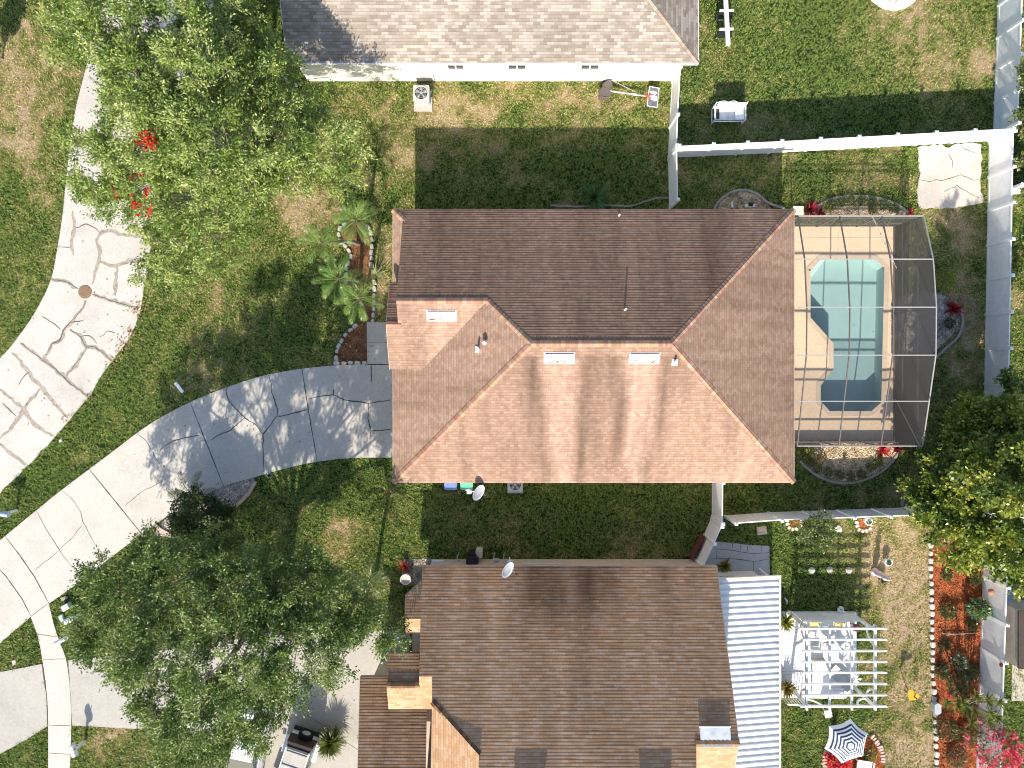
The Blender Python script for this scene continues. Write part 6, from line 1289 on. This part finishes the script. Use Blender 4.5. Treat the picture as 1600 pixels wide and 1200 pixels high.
# ---------------------------------------------------------------- white jeep and white car at the lower house
M_carw = plain('white car paint', (.78, .79, .80), .2, var=.02, spec=.6); M_top = plain('cream canvas top', (.50, .465, .41), .8, var=.08)
def wheel(parent, p, r, w, axis='Y'):
    x, y, z = p; m = MB(); m.lathe([(r * .62, -w / 2), (r * .95, -w / 2), (r, -w / 2 + .03), (r, w / 2 - .03), (r * .95, w / 2), (r * .62, w / 2)], n=24)
    M = Matrix.Rotation(math.pi / 2, 3, 'X') if axis == 'Y' else Matrix.Rotation(math.pi / 2, 3, 'Y')
    m.v = [tuple(M @ Vector(v) + Vector(p)) for v in m.v]; o = m.build('wheel', M_black, parent, smooth=False)
    m = MB(); m.lathe([(0, -w * .3), (r * .62, -w * .36), (r * .62, w * .36), (0, w * .3)], n=24); m.v = [tuple(M @ Vector(v) + Vector(p)) for v in m.v]; m.build('rim', M_grey, o)
c = Vector((*G(447, 1188, .6), 0)); ang = math.atan2(-(1205 - 1150), (441 - 468)); jp = empty('jeep', (0, 0, 0), 0, 'boxy white jeep with a cream soft top and rear spare wheel', 'jeep')
ang = math.atan2(-56.0, -19.0); d = Vector((math.cos(ang), math.sin(ang), 0)); rear = Vector((*G(478, 1145, .9), 0)); jp.location = rear + d * 2.05; jp.rotation_euler = (0, 0, ang)
m = MB(); 
def hexa(m, b, t): 
    m.poly(b[::-1]); m.poly(t)
    for i in range(4): j = (i + 1) % 4; m.poly([b[i], b[j], t[j], t[i]])
def rect(x0, x1, hw0, hw1, z): return [Vector((x0, -hw0, z)), Vector((x1, -hw1, z)), Vector((x1, hw1, z)), Vector((x0, hw0, z))]
hexa(m, rect(-1.85, 1.9, .70, .62, .45), rect(-1.85, 1.9, .74, .60, 1.02)); m.build('body', M_carw, jp, bevel=.04)
m = MB(); hexa(m, rect(.45, 1.95, .66, .52, 1.0), rect(.5, 1.88, .62, .48, 1.12)); m.build('hood', M_carw, jp, bevel=.03)
m = MB(); hexa(m, rect(-1.83, .42, .72, .70, 1.02), rect(-1.60, .10, .58, .58, 1.78)); cb = m.build('cabin', M_glass, jp)
m = MB(); hexa(m, rect(-1.66, .14, .60, .60, 1.76), rect(-1.55, .06, .55, .55, 1.83)); m.build('soft_top', M_top, jp, bevel=.03)
m = MB(); m.bar((-.75, -.56, 1.85), (-.75, .56, 1.85), .05, .03); m.bar((-1.45, -.53, 1.845), (-1.45, .53, 1.845), .04, .03); m.build('top_seam', plain('grey seam', (.30, .32, .34), .7), jp)
m = MB(); hexa(m, rect(-1.90, -1.66, .72, .6, 1.0), rect(-1.86, -1.62, .66, .56, 1.72)); m.build('rear_window', plain('brown tinted window', (.07, .05, .04), .15), jp)
for sy in (-1, 1):
    m = MB(); m.bar((-1.6, sy * .60, 1.78), (.1, sy * .60, 1.78), .05, .05); m.bar((.1, sy * .6, 1.78), (.45, sy * .68, 1.05), .06, .05); m.bar((-1.6, sy * .6, 1.78), (-1.84, sy * .71, 1.03), .06); m.bar((-.6, sy * .6, 1.78), (-.62, sy * .71, 1.03), .06); m.build('frame_rail', M_carw, jp)
    m = MB(); m.box((-1.15, sy * .80, .78), (.95, .22, .08)); m.build('fender', M_carw, jp, bevel=.03); m = MB(); m.box((1.3, sy * .74, .82), (1.05, .32, .08)); m.build('fender', M_carw, jp, bevel=.03)
    for x in (-1.15, 1.25): wheel(jp, (x, sy * .72, .36), .36, .22)
    m = MB(); m.tube((1.9, sy * .38, .82), (1.95, sy * .38, .82), .1, n=14); m.build('headlight', M_glass, jp)
    m = MB(); m.box((.35, sy * .84, 1.12), (.12, .16, .14)); m.build('mirror', M_dark, jp)
for bx in (-1.95, 2.0): m = MB(); m.box((bx, 0, .52), (.15, 1.4, .14)); m.build('bumper', M_dark, jp)
wheel(jp, (-2.02, .05, 1.0), .38, .22, 'X')
cr = empty('car', (*G(388, 1170, .5), 0), 0, 'white car mostly hidden under the dark oak beside the jeep', 'car'); cr.rotation_euler = (0, 0, ang + .12)
def loft(m, secs):
    for (a, b) in zip(secs[:-1], secs[1:]):
        for i in range(len(a)): j = (i + 1) % len(a); m.poly([a[i], a[j], b[j], b[i]])
    m.poly(secs[0][::-1]); m.poly(secs[-1])
def sec(x, hw, z0, z1, tw=.86): return [Vector((x, -hw, z0)), Vector((x, -hw, z0 + (z1 - z0) * .6)), Vector((x, -hw * tw, z1)), Vector((x, hw * tw, z1)), Vector((x, hw, z0 + (z1 - z0) * .6)), Vector((x, hw, z0))]
m = MB(); loft(m, [sec(-2.2, .72, .4, .85), sec(-2.0, .85, .25, .98), sec(-1.0, .89, .22, 1.02), sec(.8, .89, .22, 1.0), sec(1.8, .86, .25, .86), sec(2.2, .70, .35, .70)]); m.build('body', M_carw, cr, bevel=.03)
m = MB(); loft(m, [[Vector((-1.7, y, 1.0)) for y in (-.74, -.72, -.7, .7, .72, .74)]] + [sec(-1.15, .74, 1.0, 1.40, .8), sec(.1, .74, 1.0, 1.44, .8)] + [[Vector((.95, y, .99)) for y in (-.76, -.74, -.7, .7, .74, .76)]]); m.build('window', M_glass, cr)
m = MB(); m.poly([(-1.1, -.57, 1.415), (.1, -.57, 1.455), (.1, .57, 1.455), (-1.1, .57, 1.415)]); m.poly([(-1.1, -.57, 1.38), (.1, -.57, 1.42), (.1, -.57, 1.455), (-1.1, -.57, 1.415)]); m.poly([(-1.1, .57, 1.38), (.1, .57, 1.42), (.1, .57, 1.455), (-1.1, .57, 1.415)]); m.build('roof', M_carw, cr)
for sy in (-1, 1):
    for x in (-1.35, 1.35): wheel(cr, (x, sy * .80, .32), .32, .2)
    m = MB(); m.box((2.08, sy * .55, .68), (.2, .3, .1)); m.build('headlight', M_glass, cr, bevel=.03)

# ---------------------------------------------------------------- fallen leaves and twigs
r = np.random.default_rng(77); P = []
for px, py, n, sx in ((216, 481, 70, .25), (203, 519, 50, .2), (190, 541, 60, .25), (178, 565, 30, .2), (140, 622, 25, .2), (168, 590, 25, .3), (108, 655, 20, .2), (237, 400, 30, .3), (150, 470, 12, .8), (60, 640, 12, 1.2), (300, 700, 25, 1.6), (500, 650, 30, 1.6), (540, 545, 60, .5), (800, 860, 60, 3.0), (400, 500, 120, 3.5), (560, 850, 70, 1.5), (900, 250, 60, 4), (1400, 950, 90, 2.5), (1250, 100, 60, 3.5), (520, 1110, 30, 1.2), (180, 1090, 25, 1.5), (1420, 560, 60, 1.2)):
    x, y = G(px, py); P.append(np.stack([x + r.normal(0, sx, n), y + r.normal(0, sx, n), np.full(n, .055)], -1))
P = np.concatenate(P); D = r.normal(0, 1, P.shape) * np.array([1, 1, .12]); V, c = leaves_from(P, D, .11, .07, [(.20, .09, .03), (.42, .22, .08), (.55, .42, .24)], r, up=2.5, var=.3)
tag(np_mesh('leaf_litter', V, 4, c, M_petal), 'scattered brown fallen leaves along the street edge and lawns', 'leaf litter', kind='stuff')
